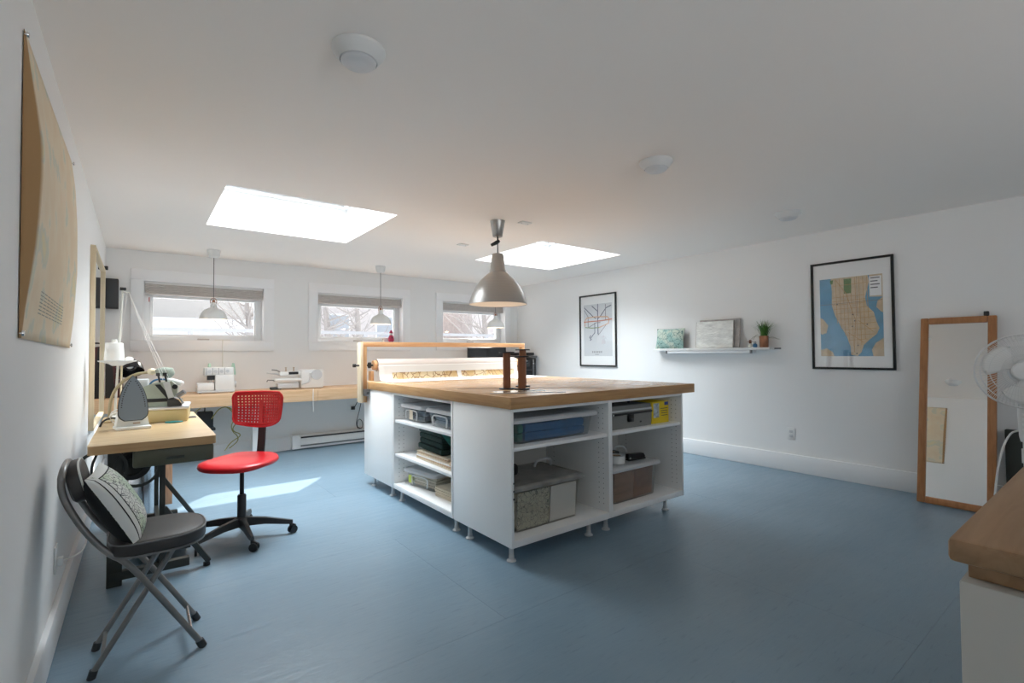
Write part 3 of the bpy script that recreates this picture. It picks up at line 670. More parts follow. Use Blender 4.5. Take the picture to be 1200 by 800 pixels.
# ------------------------------------------------------------------ cutting table: cabinets, counter, roll stand
def cabinet(label, x0, x1, y0, y1, face, shelves, legs, holes=True):
    """open cabinet on adjustable legs; face is the open side ('-y','-x','+y','+x')"""
    z0, z1, p = .10, .895, .018
    t = thing('base_cabinet', label, 'cabinet', ((x0+x1)/2, (y0+y1)/2, 0), 0, 'white base cabinets under the cutting table')
    ax = face[1]; s = -1 if face[0] == '-' else 1
    def bx(a0, a1, d0, d1, c0, c1, bev=.0015):
        """a: along the front, d: depth from the open face, c: height"""
        if ax == 'y':
            d0, d1 = (y0+d0, y0+d1) if s < 0 else (y1-d1, y1-d0); return MB().box(a0, a1, d0, d1, c0, c1, bev)
        d0, d1 = (x0+d0, x0+d1) if s < 0 else (x1-d1, x1-d0); return MB().box(d0, d1, a0, a1, c0, c1, bev)
    a0, a1, D = (x0, x1, y1-y0) if ax == 'y' else (y0, y1, x1-x0)
    a0 += .001; a1 -= .001
    bx(a0, a0+p, 0, D, z0, z1).build('side_panel', 'melamine', t); bx(a1-p, a1, 0, D, z0, z1).build('side_panel', 'melamine', t)
    bx(a0+p, a1-p, .001, D, z0, z0+.04).build('bottom_panel', 'melamine', t)
    bx(a0+p, a1-p, .001, D, z1-p, z1).build('top_panel', 'melamine', t)
    bx(a0+p, a1-p, D-.012, D-.002, z0+.04, z1-p, 0).build('back_panel', 'melamine_back', t)
    for z in shelves: bx(a0+p, a1-p, .012, D-.014, z-.022, z).build('shelf', 'melamine', t)
    if holes:
        mb = MB()
        for sd, a in ((1, a0+p), (-1, a1-p)):
            for dd in (.05, .09, D-.10):
                for k in range(20):
                    c = z0+.09+k*.034
                    if ax == 'y':
                        yy = y0+dd if s < 0 else y1-dd; mb.cyl((a-sd*.001, yy, c), (a+sd*.0006, yy, c), .003, n=6)
                    else:
                        xx = x0+dd if s < 0 else x1-dd; mb.cyl((xx, a-sd*.001, c), (xx, a+sd*.0006, c), .003, n=6)
        mb.build('peg_holes', 'charcoal', t, kind='stuff')
    for lx, ly in legs:
        lg = MB().lathe([(.001, .03), (.014, .03), (.014, .0995), (.001, .0995)], (lx, ly, 0), 14).build('leg', 'lid_grey', t)
        MB().lathe([(.001, 0), (.028, 0), (.028, .006), (.016, .014), (.016, .032), (.001, .032)], (lx, ly, 0), 16).build('foot', 'lid_grey', lg)
    return t
cabinet('white open cabinet holding the blue filled bin and the map bin', 1.70, 2.55, 2.23, 2.88, '-y', [.67], [(1.75, 2.30), (2.40, 2.30), (1.75, 2.75), (2.40, 2.75)])
cabinet('white open cabinet holding the tool box and yellow carton', 2.55, 3.40, 2.23, 2.88, '-y', [.67], [(2.57, 2.30), (3.25, 2.30), (3.25, 2.75)])
cabinet('white open cabinet with two shelves of bins and folded cloth', 1.70, 2.30, 2.89, 3.87, '-x', [.67, .39], [(1.755, 2.93), (1.755, 3.80), (2.2, 3.4)])
cabinet('white closed sided cabinet below the paper roll', 1.70, 2.55, 3.88, 4.52, '+y', [.5], [(1.755, 3.99), (1.755, 4.40), (2.4, 4.4)], False)
cabinet('white open cabinet under the far table side facing the printer', 2.55, 3.40, 3.88, 4.52, '+y', [.5], [(3.3, 4.4), (3.3, 3.99)], False)
cabinet('white open cabinet under the table facing the poster wall', 2.80, 3.40, 2.89, 3.87, '+x', [.5], [(3.3, 2.95), (3.3, 3.8)], False)
# side panel fittings (three dark screw caps near the front corner)
ct = thing('cutting_table_top', 'large oak worktop of the cutting table with thick edge', 'table top', (2.6, 3.3, .9))
TX0, TX1, TY0, TY1, TZ = 1.69, 3.545, 2.215, 4.40, .965
MB().box(TX0+.02, TX1-.02, TY0+.02, TY1-.02, .897, TZ, bev=.001).build('panel', 'oak_top', ct)
MB().box(TX0, TX1, TY0, TY0+.0195, .897, TZ, bev=.002).build('edge_board', 'oak_edge_x', ct)
MB().box(TX0, TX1, TY1-.0195, TY1, .897, TZ, bev=.002).build('edge_board', 'oak_edge_x', ct)
MB().box(TX0, TX0+.0195, TY0+.02, TY1-.02, .897, TZ, bev=.002).build('edge_board', 'oak_edge_y', ct)
MB().box(TX1-.0195, TX1, TY0+.02, TY1-.02, .897, TZ, bev=.002).build('edge_board', 'oak_edge_y', ct)
for k in range(3):
    tag(MB().cyl((1.7175, 2.2295, .47-k*.045), (1.7175, 2.2275, .47-k*.045), .006, n=10).build('screw_cap', 'charcoal', origin=(1.7175, 2.229, .47-k*.045)), 'small dark hinge screw on the cabinet panel edge', 'screw', 'dark screws on the cabinet edge')

rs = thing('roll_stand', 'pine bar frame holding a roll of paper behind the worktop', 'stand', (2.6, 4.47, .77))
YR = 4.47
for x, m in ((1.655, 'pine_post'), (3.56, 'pine_post')):
    MB().box(x, x+.045, YR-.02, YR+.03, .77, 1.29, bev=.003).build('post', m, rs)
MB().box(1.632, 1.6545, YR-.045, YR+.05, .77, 1.33, bev=.002).build('side_board', 'pine_pale', rs)
MB().box(1.655, 3.605, YR-.02, YR+.03, 1.29, 1.335, bev=.003).build('top_bar', 'pine_bar', rs)
for x in (1.70, 3.50):
    MB().box(x, x+.06, YR-.065, YR+.05, .897, .968, bev=.003).build('base_block', 'pine_pale', rs)
    MB().box(x+.035, x+.06, YR-.04, YR+.04, .968, 1.06, bev=.003).build('cradle', 'pine_post', rs)
MB().box(1.656, 1.698, YR-.10, YR-.022, .835, .896, bev=.004).build('clamp', 'steel_grey', rs)
MB().cyl((1.677, YR-.1005, .862), (1.677, YR-.108, .862), .012, n=12).build('clamp_screw', 'charcoal', rs)
ax = MB().cyl((1.60, YR, 1.115), (3.63, YR, 1.115), .008, n=12).build('axle', 'black', rs)
for a, b in ((1.575, 1.60), (1.722, 1.742), (3.63, 3.655)): MB().cyl((a, YR, 1.115), (b, YR, 1.115), .028 if a > 1.7 and a < 3 else .016, n=18).build('knob', 'black', ax)
pr_ = thing('paper_roll', 'thick white roll of printed paper on the pine stand', 'paper roll', (2.6, YR, 1.05))
for a, b in ((1.765, 1.795), (3.46, 3.49)): MB().lathe([(.0095, a-2.6), (.045, a-2.6), (.045, b-2.6), (.0095, b-2.6)], (2.6, YR, 1.115), 28, (1, 0, 0), closed=True).build('end_disc', 'pine_bar', pr_)
MB().lathe([(.0465, 1.80-2.6), (.058, 1.80-2.6), (.058, 3.455-2.6), (.0465, 3.455-2.6)], (2.6, YR, 1.115), 36, (1, 0, 0), closed=True).build('roll', 'paper_roll', pr_)
def sheet_y(s):  # profile of the hanging sheet: off the roll's near side, down to the worktop, forward
    pts = [(YR-.058, 1.115), (YR-.062, 1.07), (YR-.068, 1.02), (YR-.085, .985), (YR-.115, .972), (4.28, .9675), (4.05, .9668)]
    s *= len(pts)-1; i = min(int(s), len(pts)-2); f = s-i; a, b = pts[i], pts[i+1]
    return a[0]+(b[0]-a[0])*f, a[1]+(b[1]-a[1])*f
def sh(u, v):
    y, z = sheet_y(v); x = 1.80+1.655*u
    if v > .7: x += .10*(v-.7)/.3*(u-.2); z += .0015*math.sin(u*9)*(v-.7)+.0008
    return (x, y, z)
MB().grid(sh, 24, 30).build('hanging_sheet', 'paper_warm', pr_, solid=.0012)
def band(u, v):
    y, z = sheet_y(.26+.33*v); x = 1.93+.72*u; return (x, y-.0022, z+.0004)
MB().grid(band, 12, 8).build('printed_band', 'roll_print', pr_, label='ochre printed band on the paper')
def band2(u, v):
    y, z = sheet_y(.26+.33*v); x = 2.70+.70*u; return (x, y-.0022, z+.0004)
MB().grid(band2, 12, 8).build('printed_band', 'roll_print', pr_, label='ochre printed band on the paper')
def lsheet(label, corners, z, m, group=None):
    """loose sheet lying flat"""
    a, b, c, d = [Vector((*q, z)) for q in corners]; ctr = (a+b+c+d)/4
    def fn(u, v): p = a.lerp(b, u).lerp(d.lerp(c, u), v); p.z += .004*max(0, u-.7)**1.5; return p
    return tag(MB().grid(fn, 8, 3).build('paper_sheet', m, origin=ctr, solid=.0008), label, 'paper', group)
lsheet('white paper sheet curling at the oak worktop edge near the printer', [(3.0, 3.86), (3.50, 3.93), (3.52, 4.03), (3.0, 4.04)], TZ+.0012, 'paper_white')

# thread tubes and rulers on the worktop
def spool(x, y, h, label):
    t = thing('flanged_tube', label, 'spool', (x, y, TZ), 0, 'brown flanged tubes on the worktop')
    for z in (0, h-.009): MB().lathe([(.001, z), (.054, z), (.056, z+.004), (.054, z+.009), (.001, z+.009)], (x, y, TZ), 32).build('flange', 'black', t)
    MB().cyl((x, y, TZ+.009), (x, y, TZ+h-.009), .027, n=28).build('tube', 'spool_brown', t)
spool(2.07, 2.76, .265, 'brown tube with black flanges beside ruler, leftmost of three on worktop'.replace('leftmost of three on worktop', 'standing apart on the map wall side'))
spool(2.13, 2.665, .235, 'shortest brown tube with black flanges on the oak worktop')
spool(2.32, 2.89, .285, 'tallest brown tube with black flanges, nearest the poster wall')
def ruler(name, label, a, b, w, m, th=.0025, z=0):
    t = thing(name, label, 'ruler', ((a[0]+b[0])/2, (a[1]+b[1])/2, TZ+z))
    MB().bar((a[0], a[1], TZ+z+th/2+.0003), (b[0], b[1], TZ+z+th/2+.0003), w, th).build('blade', m, t)
    d = Vector((b[0]-a[0], b[1]-a[1], 0)); L = d.length; d.normalize(); mk = MB(); n = Vector((-d.y, d.x, 0))
    for k in range(int(L/.05)):
        p = Vector((a[0], a[1], TZ+z+th+.0006))+d*(.02+k*.05)+n*w*.25; mk.bar(p, p+n*w*.22, .002, .0006)
    mk.build('graduations', 'ink', t)
ruler('steel_ruler', 'long dark steel ruler lying across the oak worktop', (1.84, 3.05), (2.66, 2.40), .022, 'dark_oak')
ruler('short_ruler', 'short dark steel ruler near the worktop corner', (1.76, 2.52), (2.20, 2.30), .02, 'steel_grey')
ruler('quilting_ruler', 'clear acrylic quilting ruler near the worktop corner', (1.84, 2.58), (2.18, 2.50), .10, 'acrylic', .003)

# ------------------------------------------------------------------ storage bins and shelf contents
def bin_(label, x0, x1, y0, y1, z0, h, tub='clear_bin', lid='lid_grey', face='-x', rotz=0, handles=True, group='clear lidded storage bins', rim=.0):
    cx, cy = (x0+x1)/2, (y0+y1)/2; a, b = (x1-x0)/2, (y1-y0)/2
    t = thing('storage_bin', label, 'storage bin', (cx, cy, z0), rotz, group, local=True)
    hl = h-.03; k = .88
    def ring(s, z, r=.035):
        pts = []; A, Bb = a*s, b*s
        for sx, sy, st0 in ((1, 1, 0), (-1, 1, 90), (-1, -1, 180), (1, -1, 270)):
            for q in range(4):
                an = R(st0+q*30); pts.append((sx*(A-r)+r*math.cos(an), sy*(Bb-r)+r*math.sin(an), z))
        return pts
    def skin(rings, cap0=False, cap1=False):
        mb = MB(); n = 16; v = [p for rg in rings for p in rg]
        f = [(i*n+q, i*n+(q+1) % n, (i+1)*n+(q+1) % n, (i+1)*n+q) for i in range(len(rings)-1) for q in range(n)]
        if cap0: f.append(tuple(range(n-1, -1, -1)))
        if cap1: f.append(tuple((len(rings)-1)*n+q for q in range(n)))
        return mb.add(v, f)
    w = skin([ring(k*.94, .002), ring(k*.96, .004), ring(k, hl*.6), ring(k+.03, hl-.01), ring(.955, hl-.008), ring(.955, hl)], True).build('tub', tub, t, solid=.0025)
    skin([ring(.97, hl-.008), ring(1.0, hl-.006), ring(1.0, hl+.012), ring(.97, h-.010), ring(.93, h-.006), ring(.91, h-.012), ring(.5, h-.012, .02), ], True, True).build('lid', lid, t)
    if handles:
        for s in (-1, 1):
            if face[1] == 'x':
                X = s*(a*k+.012); pts = [(X, -b*.45, hl*.15), (X, -b*.5, hl*.7), (X, -b*.35, hl*.8), (X, b*.35, hl*.8), (X, b*.5, hl*.7), (X, b*.45, hl*.15)]
            else:
                Y = s*(b*k+.012); pts = [(-a*.45, Y, hl*.15), (-a*.5, Y, hl*.7), (-a*.35, Y, hl*.8), (a*.35, Y, hl*.8), (a*.5, Y, hl*.7), (a*.45, Y, hl*.15)]
            MB().tube(pts, .006, 6, smooth=1).build('handle_rib', 'lid_grey' if tub == 'clear_bin' else tub, t)
    return t
def fold(name, label, cat, x0, x1, y0, y1, z0, z1, m, layers=3, rotz=0, wob=.008, group=None, top=None):
    cx, cy = (x0+x1)/2, (y0+y1)/2; t = thing(name, label, cat, (cx, cy, z0), rotz, group, local=True); a, b = (x1-x0)/2, (y1-y0)/2; dz = (z1-z0)/layers
    for k in range(layers):
        j = [random.uniform(-wob, wob) for _ in range(4)]
        MB().box(-a+abs(j[0]), a-abs(j[1]), -b+abs(j[2]), b-abs(j[3]), k*dz+.0004, (k+1)*dz, bev=min(dz*.42, .012)).build('fold', m if not (top and k == layers-1) else top, t)
    return t
SH, LS = .6705, .3905
# shelf on the side facing the red chair, upper: two bins
bin_('clear lidded bin with a paper label on the upper side shelf', 1.745, 2.15, 3.43, 3.835, SH, .145)
fold('folded_cloth', 'dark mixed cloth inside the bin with the paper label', 'cloth', 1.80, 2.09, 3.49, 3.77, SH+.006, SH+.09, 'fabric_mix', 2)
bin_('clear lidded bin without a label on the upper side shelf', 1.745, 2.15, 2.95, 3.385, SH, .145)
fold('folded_cloth', 'dark mixed cloth inside the bin without a label on the upper side shelf', 'cloth', 1.80, 2.09, 3.01, 3.33, SH+.006, SH+.09, 'fabric_mix', 2)
tag(MB().box(1.7515, 1.7525, 3.60, 3.66, SH+.02, SH+.095).build('paper_label', 'cream_paper', origin=(1.752, 3.63, SH+.02)), 'cream paper label on the front of the clear bin', 'label')
# middle: dark cloth pile on papers
fold('folded_cloth', 'dark green black folded cloth pile on the middle side shelf', 'cloth', 1.81, 2.20, 3.21, 3.66, LS+.062, LS+.235, 'dark_cloth', 4, R(-4), .02)
tag(MB().grid(lambda u, v: (1.755+.40*v+.02*u, 2.92+.27*u, LS+.245-.115*(1-u)**1.0+.0*v-.02*v), 8, 4).build('green_folder', 'green_cloth', origin=(1.9, 3.05, LS+.1), solid=.004), 'green folder leaning on the dark folded cloth', 'folder')
for k in range(6):
    xx = 1.745+.012*random.random(); o = MB().box(-.20, .20, -.30+.02*k, .28, 0, .0095, bev=.003).build('paper_stack', ['cream_paper', 'tan_paper', 'paper_white', 'cream_paper', 'tan_paper', 'cream_paper'][k], localv=True, origin=(1.958+.006*k, 3.285+.006*k, LS+.0004+k*.0098))
    o.rotation_euler = (0, 0, R(random.uniform(-2.2, 2.2))); tag(o, ['cream paper pattern, lowest in the stack under dark cloth', 'tan paper pattern, second lowest in the stack under dark cloth', 'white paper pattern, third lowest in the stack under dark cloth', 'cream paper pattern, fourth in the stack under dark cloth', 'tan paper pattern, second from top in the stack under dark cloth', 'cream paper pattern, topmost in the stack under dark cloth'][k], 'paper', 'paper patterns on the middle side shelf')
tag(MB().tube([(1.76, 2.93, LS+.035), (1.76, 2.99, LS+.05), (1.77, 3.05, LS+.04), (1.83, 3.03, LS+.05), (1.82, 2.95, LS+.045), (1.78, 2.96, LS+.062), (1.80, 3.02, LS+.066)], .014, 8, smooth=2).build('fabric_scrap', 'tan_paper', origin=(1.79, 2.98, LS+.03)), 'crumpled tan fabric scrap on the middle side shelf', 'fabric')
# lower: bin with papers
bin_('clear lidded bin of papers on the bottom side shelf', 1.775, 2.195, 3.375, 3.805, .1405, .15, rotz=R(9))
fold('paper_bundle', 'bundled papers inside the bottom shelf bin', 'paper', 1.835, 2.135, 3.435, 3.745, .147, .238, 'cream_paper', 4, R(9))
fold('paper_bundle', 'flat stack of papers on the bottom side shelf beside bin', 'paper', 1.80, 2.20, 2.96, 3.33, .1405, .215, 'cream_paper', 4, R(3), .01)
tag(MB().box(-.0006, .0006, -.03, .03, 0, .06).build('lime_sticker', 'sticker', localv=True, origin=(1.7745, 3.685, .17)), 'lime green sticker on the bottom shelf bin', 'sticker').rotation_euler = (0, 0, R(9))

# front cabinets
bin_('wide lidded bin filled with blue cloth on the upper front shelf', 1.745, 2.49, 2.27, 2.74, SH, .165, face='-y', tub='clear_bin', handles=False)
fold('folded_cloth', 'blue folded cloth inside the wide front bin', 'cloth', 1.885, 2.41, 2.325, 2.68, SH+.006, SH+.112, 'blue_cloth', 2)
fold('folded_cloth', 'small green cloth inside the wide front bin', 'cloth', 1.825, 1.88, 2.335, 2.66, SH+.006, SH+.11, 'green_cloth', 2)
bin_('tall lidded bin showing a map print and white sheet', 1.745, 2.37, 2.285, 2.75, .1405, .29, face='-y', tub='smoke_bin', lid='lid_smoke', handles=False)
M0 = 2.3105
def lean(name, label, x0, x1, y, z0, z1, m, cat='paper', th=.004, dy=-.016):
    v = [(x0, y, z0), (x1, y, z0), (x1+.0, y+dy, z1), (x0, y+dy, z1), (x0, y+th, z0), (x1, y+th, z0), (x1, y+th+dy, z1), (x0, y+th+dy, z1)]
    o = MB().add(v, [(0, 1, 2, 3), (7, 6, 5, 4), (0, 4, 5, 1), (1, 5, 6, 2), (2, 6, 7, 3), (3, 7, 4, 0)]).build(name, m, origin=((x0+x1)/2, y, z0))
    return tag(o, label, cat)
lean('map_sheet', 'folded map sheet standing inside the tall front bin', 1.815, 2.07, 2.332, .15, .375, 'map_sheet')
lean('white_card', 'plain white card standing inside the tall front bin', 2.08, 2.305, 2.332, .15, .375, 'paper_white')
fold('paper_bundle', 'cream paper stack inside the tall front bin', 'paper', 1.815, 2.30, 2.36, 2.68, .147, .36, 'cream_paper', 4)
bin_('lidded bin of reddish brown wooden boards under the tool box', 2.62, 3.20, 2.285, 2.72, .1405, .265, face='-y', tub='smoke_bin', lid='lid_grey', handles=False)
lean('wood_board', 'reddish grained board in the bin, on the map bin side', 2.685, 2.905, 2.33, .15, .355, 'rose_wood', 'board', .012)
lean('wood_board', 'darker reddish board in the bin, on the poster wall side', 2.915, 3.13, 2.335, .15, .355, 'copper', 'board', .012)
fold('paper_bundle', 'brown boards stacked behind the two standing boards', 'board', 2.68, 3.14, 2.37, 2.66, .147, .335, 'rose_wood', 4)
# tape rolls and stapler on that bin's lid
LZ = .1405+.265-.006
def tape(x, y, z, r, h, label, m, mi):
    t = thing('tape_roll', label, 'tape roll', (x, y, z), 0, 'tape rolls on the bin lid')
    MB().lathe([(r*.55, 0), (r, 0), (r, h), (r*.55, h)], (x, y, z), 28, closed=True).build('tape', m, t)
    MB().lathe([(r*.5, .001), (r*.549, .001), (r*.549, h-.001), (r*.5, h-.001)], (x, y, z), 28, closed=True).build('core', mi, t)
tape(2.83, 2.42, LZ, .062, .055, 'white tape roll on the bin lid', 'white_plastic', 'tan_paper')
tape(2.92, 2.56, LZ, .07, .05, 'dark tape roll behind the white one on the lid', 'charcoal', 'tan_paper')
t = thing('hand_stapler', 'black hand stapler lying on the bin lid', 'stapler', (3.03, 2.40, LZ), R(-6), local=True)
MB().box(-.09, .09, -.018, .018, .0, .014, bev=.004).build('base', 'black', t)
MB().prism([(-.09, .02), (.08, .014), (.085, .022), (.07, .045), (-.09, .05)], -.016, .016, 'y').build('arm', 'black', t)
MB().cyl((-.075, -.02, .02), (-.075, .02, .02), .008, n=10).build('hinge', 'chrome', t)
tag(MB().tube([(2.98, 2.60, LZ+.008), (3.02, 2.60, LZ+.06), (3.09, 2.60, LZ+.07), (3.14, 2.60, LZ+.05), (3.17, 2.60, LZ+.009)], .007, 7, smooth=2).build('hose_loop', 'lid_grey', origin=(3.07, 2.6, LZ)), 'grey hose loop arched on the bin lid', 'hose')
tag(MB().tube([(2.20, 2.62, .428), (2.20, 2.60, .47), (2.26, 2.58, .485), (2.32, 2.58, .47), (2.335, 2.60, .428)], .009, 7, smooth=2).build('hose_loop', 'lid_grey', origin=(2.27, 2.6, .428)), 'grey hose loop arched on the map bin lid', 'hose')
t = thing('black_pouch', 'black pouch with white letters behind the map bin lid', 'pouch', (1.86, 2.56, .426))
MB().box(1.76, 1.97, 2.50, 2.62, .426, .50, bev=.02).build('body', 'black', t)
MB().lathe([(.016, 0), (.022, 0), (.022, .002), (.016, .002)], (1.825, 2.4985, .462), 18, (0, -1, 0), closed=True).build('letter', 'white_plastic', t, label='white letter mark')
mb = MB().tube([(1.895+.018*math.cos(a), 2.498, .462+.022*math.sin(a)) for a in [R(50+k*26) for k in range(11)]], .003, 6); mb.build('letter', 'white_plastic', t, label='white letter mark')
# tool box and yellow carton
t = thing('tool_box', 'grey plastic tool box with black latch on the upper front shelf', 'tool box', (2.85, 2.45, SH))
MB().prism([(2.60, SH), (3.09, SH), (3.10, SH+.095), (2.59, SH+.095)], 2.30, 2.56).build('body', 'tool_grey', t)
MB().box(2.585, 3.105, 2.295, 2.565, SH+.097, SH+.112, bev=.003).build('rim', 'black', t)
MB().prism([(2.59, SH+.112), (3.10, SH+.112), (3.085, SH+.165), (2.605, SH+.165)], 2.30, 2.56).build('lid', 'tool_grey', t)
MB().box(2.60, 3.09, 2.293, 2.30, SH+.122, SH+.135, bev=.002).build('lid_rib', 'lid_grey', t)
la = MB().box(2.815, 2.87, 2.282, 2.299, SH+.045, SH+.10, bev=.003).build('latch', 'black', t)
MB().box(2.825, 2.86, 2.276, 2.284, SH+.05, SH+.07, bev=.002).build('latch_tab', 'charcoal', la)
MB().tube([(2.70, 2.43, SH+.165), (2.70, 2.43, SH+.19), (2.99, 2.43, SH+.19), (2.99, 2.43, SH+.165)], .010, 8, smooth=1).build('handle', 'black', t)
MB().ball((2.655, 2.293, SH+.105), .008, 8, 6).build('corner_clip', 'chrome', t)
MB().box(2.955, 2.975, 2.2985, 2.2995, SH+.03, SH+.042).build('badge', 'black', t)
t = thing('yellow_carton', 'yellow cardboard carton with picture beside the tool box', 'carton', (3.21, 2.42, SH))
MB().box(3.115, 3.33, 2.31, 2.52, SH, SH+.165, bev=.002).build('box', 'yellow_box', t)
MB().box(3.135, 3.205, 2.3085, 2.3095, SH+.045, SH+.155).build('picture', 'photo_grey', t)
MB().box(3.275, 3.322, 2.3085, 2.3095, SH+.135, SH+.16).build('blue_badge', 'box_blue', t)
mb = MB()
for k in range(4): mb.box(3.235-.004*k, 3.315, 2.3086, 2.3094, SH+.055+k*.018, SH+.0595+k*.018)
mb.build('printed_lines', 'ink', t)
tag(B(1.90, 2.02, 2.835, 2.8655, .47, .56, bev=.003).build('wall_box', 'lid_grey', origin=(1.96, 2.85, .47)), 'pale plate on the cabinet back above the map bin', 'plate')
tag(B(2.575, 2.64, 2.835, 2.8655, .545, .62, bev=.003).build('wall_box', 'lid_grey', origin=(2.6, 2.85, .545)), 'pale plate on the cabinet back below the tool box shelf', 'plate')

# ------------------------------------------------------------------ industrial sewing desk
DZ, DX0, DX1, DY0, DY1 = .78, -.195, .345, 3.13, 4.58
def rpoly(x0, x1, y0, y1, r, n=5):
    p = []
    for cx, cy, a in ((x1-r, y1-r, 0), (x0+r, y1-r, 90), (x0+r, y0+r, 180), (x1-r, y0+r, 270)):
        p += [(cx+r*math.cos(R(a+k*90/n)), cy+r*math.sin(R(a+k*90/n))) for k in range(n+1)]
    return p
dk = thing('sewing_desk', 'industrial sewing desk with birch top and dark steel legs', 'desk', (.08, 3.85, 0))
MB().prism(rpoly(DX0, DX1, DY0, DY1, .03), DZ-.044, DZ-.0025, 'z').build('edge', 'birch_edge', dk)
MB().prism(rpoly(DX0, DX1, DY0, DY1, .03), DZ-.0025, DZ, 'z').build('top', 'birch_desk', dk)
dr = MB().box(-.02, .335, DY0+.02, 3.55, DZ-.135, DZ-.045, bev=.012).build('drawer', 'olive', dk)
MB().box(.12, .2, DY0+.012, DY0+.021, DZ-.105, DZ-.09, bev=.003).build('pull', 'dark_green_steel', dr)
for y in (3.36, 4.42):
    MB().box(-.125, -.06, y-.02, y+.02, 0.0, DZ-.045, bev=.003).build('leg', 'dark_green_steel', dk)
    MB().box(.098, .125, y-.02, y+.02, .05, DZ-.137 if y < 4 else DZ-.045, bev=.003).build('leg', 'dark_green_steel', dk)
    MB().box(-.12, .24, y-.022, y+.022, .03, .075, bev=.003).build('foot_rail', 'dark_green_steel', dk)
    MB().bar((.12, y, .37), (.335, y, .025), .04, .028, bev=.003).build('brace', 'dark_green_steel', dk)
    MB().cyl((.325, y, 0), (.325, y, .018), .018, n=12).build('levelling_foot', 'dark_rubber', dk)
MB().box(-.075, -.045, 3.38, 4.40, .36, .40, bev=.003).build('stretcher', 'tube_grey', dk)
MB().box(.10, .124, 3.38, 4.40, .10, .135, bev=.003).build('stretcher', 'dark_green_steel', dk)
tr = MB().prism([(3.55, .06), (4.15, .06), (4.15, .075), (3.55, .075)], -.02, .26, 'x').build('treadle', 'dark_green_steel', dk)
for k in range(6): MB().box(-.01, .25, 3.60+k*.09, 3.615+k*.09, .075, .082).build('treadle_rib', 'charcoal', tr)
MB().cyl((.03, 3.72, .08), (.03, 3.72, .60), .004, n=6).build('treadle_chain', 'steel_grey', dk)
mt = MB().cyl((-.02, 3.52, .60), (-.02, 3.80, .60), .085, n=24).build('motor', 'dark_green_steel', dk)
MB().lathe([(.05, -.03), (.075, -.03), (.075, -.01), (.05, -.01)], (-.02, 3.50, .60), 26, (0, 1, 0), closed=True).build('pulley', 'black', mt)
MB().lathe([(.095, -.006), (.11, -.006), (.11, .006), (.095, .006)], (-.145, 3.28, .63), 26, (0, 1, 0), closed=True).build('belt_guard', 'dark_green_steel', dk)
MB().lathe([(.088, -.008), (.102, -.008), (.102, .008), (.088, .008)], (.0, 3.30, .62), 26, (0, 1, 0), closed=True).build('belt_guard', 'dark_green_steel', dk)
MB().tube([(-.16, 3.2, .735), (-.185, 3.2, .66), (-.17, 3.22, .55), (-.20, 3.25, .47)], .006, 6, smooth=2).build('cable', 'black', dk)
MB().box(.27, .33, 4.12, 4.2, DZ, DZ+.004, bev=.001).build('inlay_plate', 'charcoal', dk)
t = thing('steel_bin', 'shiny steel waste bin standing behind the sewing desk', 'bin', (.05, 4.80, 0))
MB().lathe([(.001, .0), (.10, 0), (.103, .01), (.112, .50), (.116, .51), (.11, .51), (.106, .49), (.097, .015), (.001, .012)], (.05, 4.80, .0), 32).build('body', 'steel_bin', t)
MB().lathe([(.113, .49), (.119, .49), (.119, .512), (.113, .512)], (.05, 4.80, 0), 32, closed=True).build('rim', 'chrome', t)
tag(MB().box(-.03, .03, -.016, .016, 0, .735, bev=.002).build('plywood_offcut', 'ply', localv=True, origin=(.20, 4.93, 0)), 'narrow reddish plywood offcut standing on end behind the sewing desk', 'board')

# iron standing on its heel, sole towards the viewer
def iron():
    t = thing('clothes_iron', 'white steam iron standing upright with grey sole on desk', 'iron', (-.025, 3.74, DZ), R(8), local=True)
    def hw(t): # half width of the sole, t from heel 0 to tip 1
        w = .069*(1-max(0, (t-.22)/.78)**2.1)**.85
        if t < .16: w *= 1-.42*((.16-t)/.16)**2.2
        return max(w, .002)
    ts = [k/22 for k in range(23)]; rp = [(hw(q), .055+q*.265) for q in ts]
    poly = rp+[(-x, z) for x, z in rp[::-1]]
    tilt = Matrix.Rotation(R(-7), 4, 'X')
    Mx = Matrix.Translation((0, -.035, .0)) @ tilt
    MB().prism(poly, -.004, .004, 'y', Mx).build('sole_plate', 'iron_sole', t)
    MB().prism([(x*1.07, (z-.19)*1.03+.19) for x, z in poly], .004, .012, 'y', Mx).build('sole_rim', 'charcoal', t)
    hl = MB()
    for k in range(13):
        u = k/12; q = .30+u*.58; z = .055+q*.265; w = hw(q)-.012
        for s in (-1, 1): hl.cyl(Mx @ Vector((s*w, -.0045, z)), Mx @ Vector((s*w, -.0052, z)), .0035, n=6)
    hl.build('steam_holes', 'black', t, kind='stuff')
    body = MB(); rings = 6; n = len(poly); v = []
    for r in range(rings):
        q = r/(rings-1); s = (1-q**2*.55); dy = .012+q*.075
        v += [Mx @ Vector((x*1.02*s, dy, (z-.03)*(1-q*.22)+.03)) for x, z in poly]
    f = [(r*n+k, r*n+(k+1) % n, (r+1)*n+(k+1) % n, (r+1)*n+k) for r in range(rings-1) for k in range(n)]+[tuple(range(n)), tuple((rings-1)*n+k for k in range(n-1, -1, -1))]
    MB().add(v, f).build('body', 'iron_white', t, angle=60)
    MB().box(-.085, .085, -.06, .09, 0, .018, bev=.006).build('heel_rest', 'iron_white', t)
    MB().prism([(-.08, .018), (.08, .018), (.066, .10), (-.066, .10)], -.012, .075, 'y').build('heel_block', 'iron_white', t)
    MB().tube([(0, .075, .07), (0, .135, .09), (0, .15, .17), (0, .125, .25), (0, .07, .28)], .016, 10, smooth=2).build('handle', 'iron_white', t)
    MB().box(.0, .035, -.0135, -.0125, .03, .038).build('printed_mark', 'tan_paper', t)
iron()

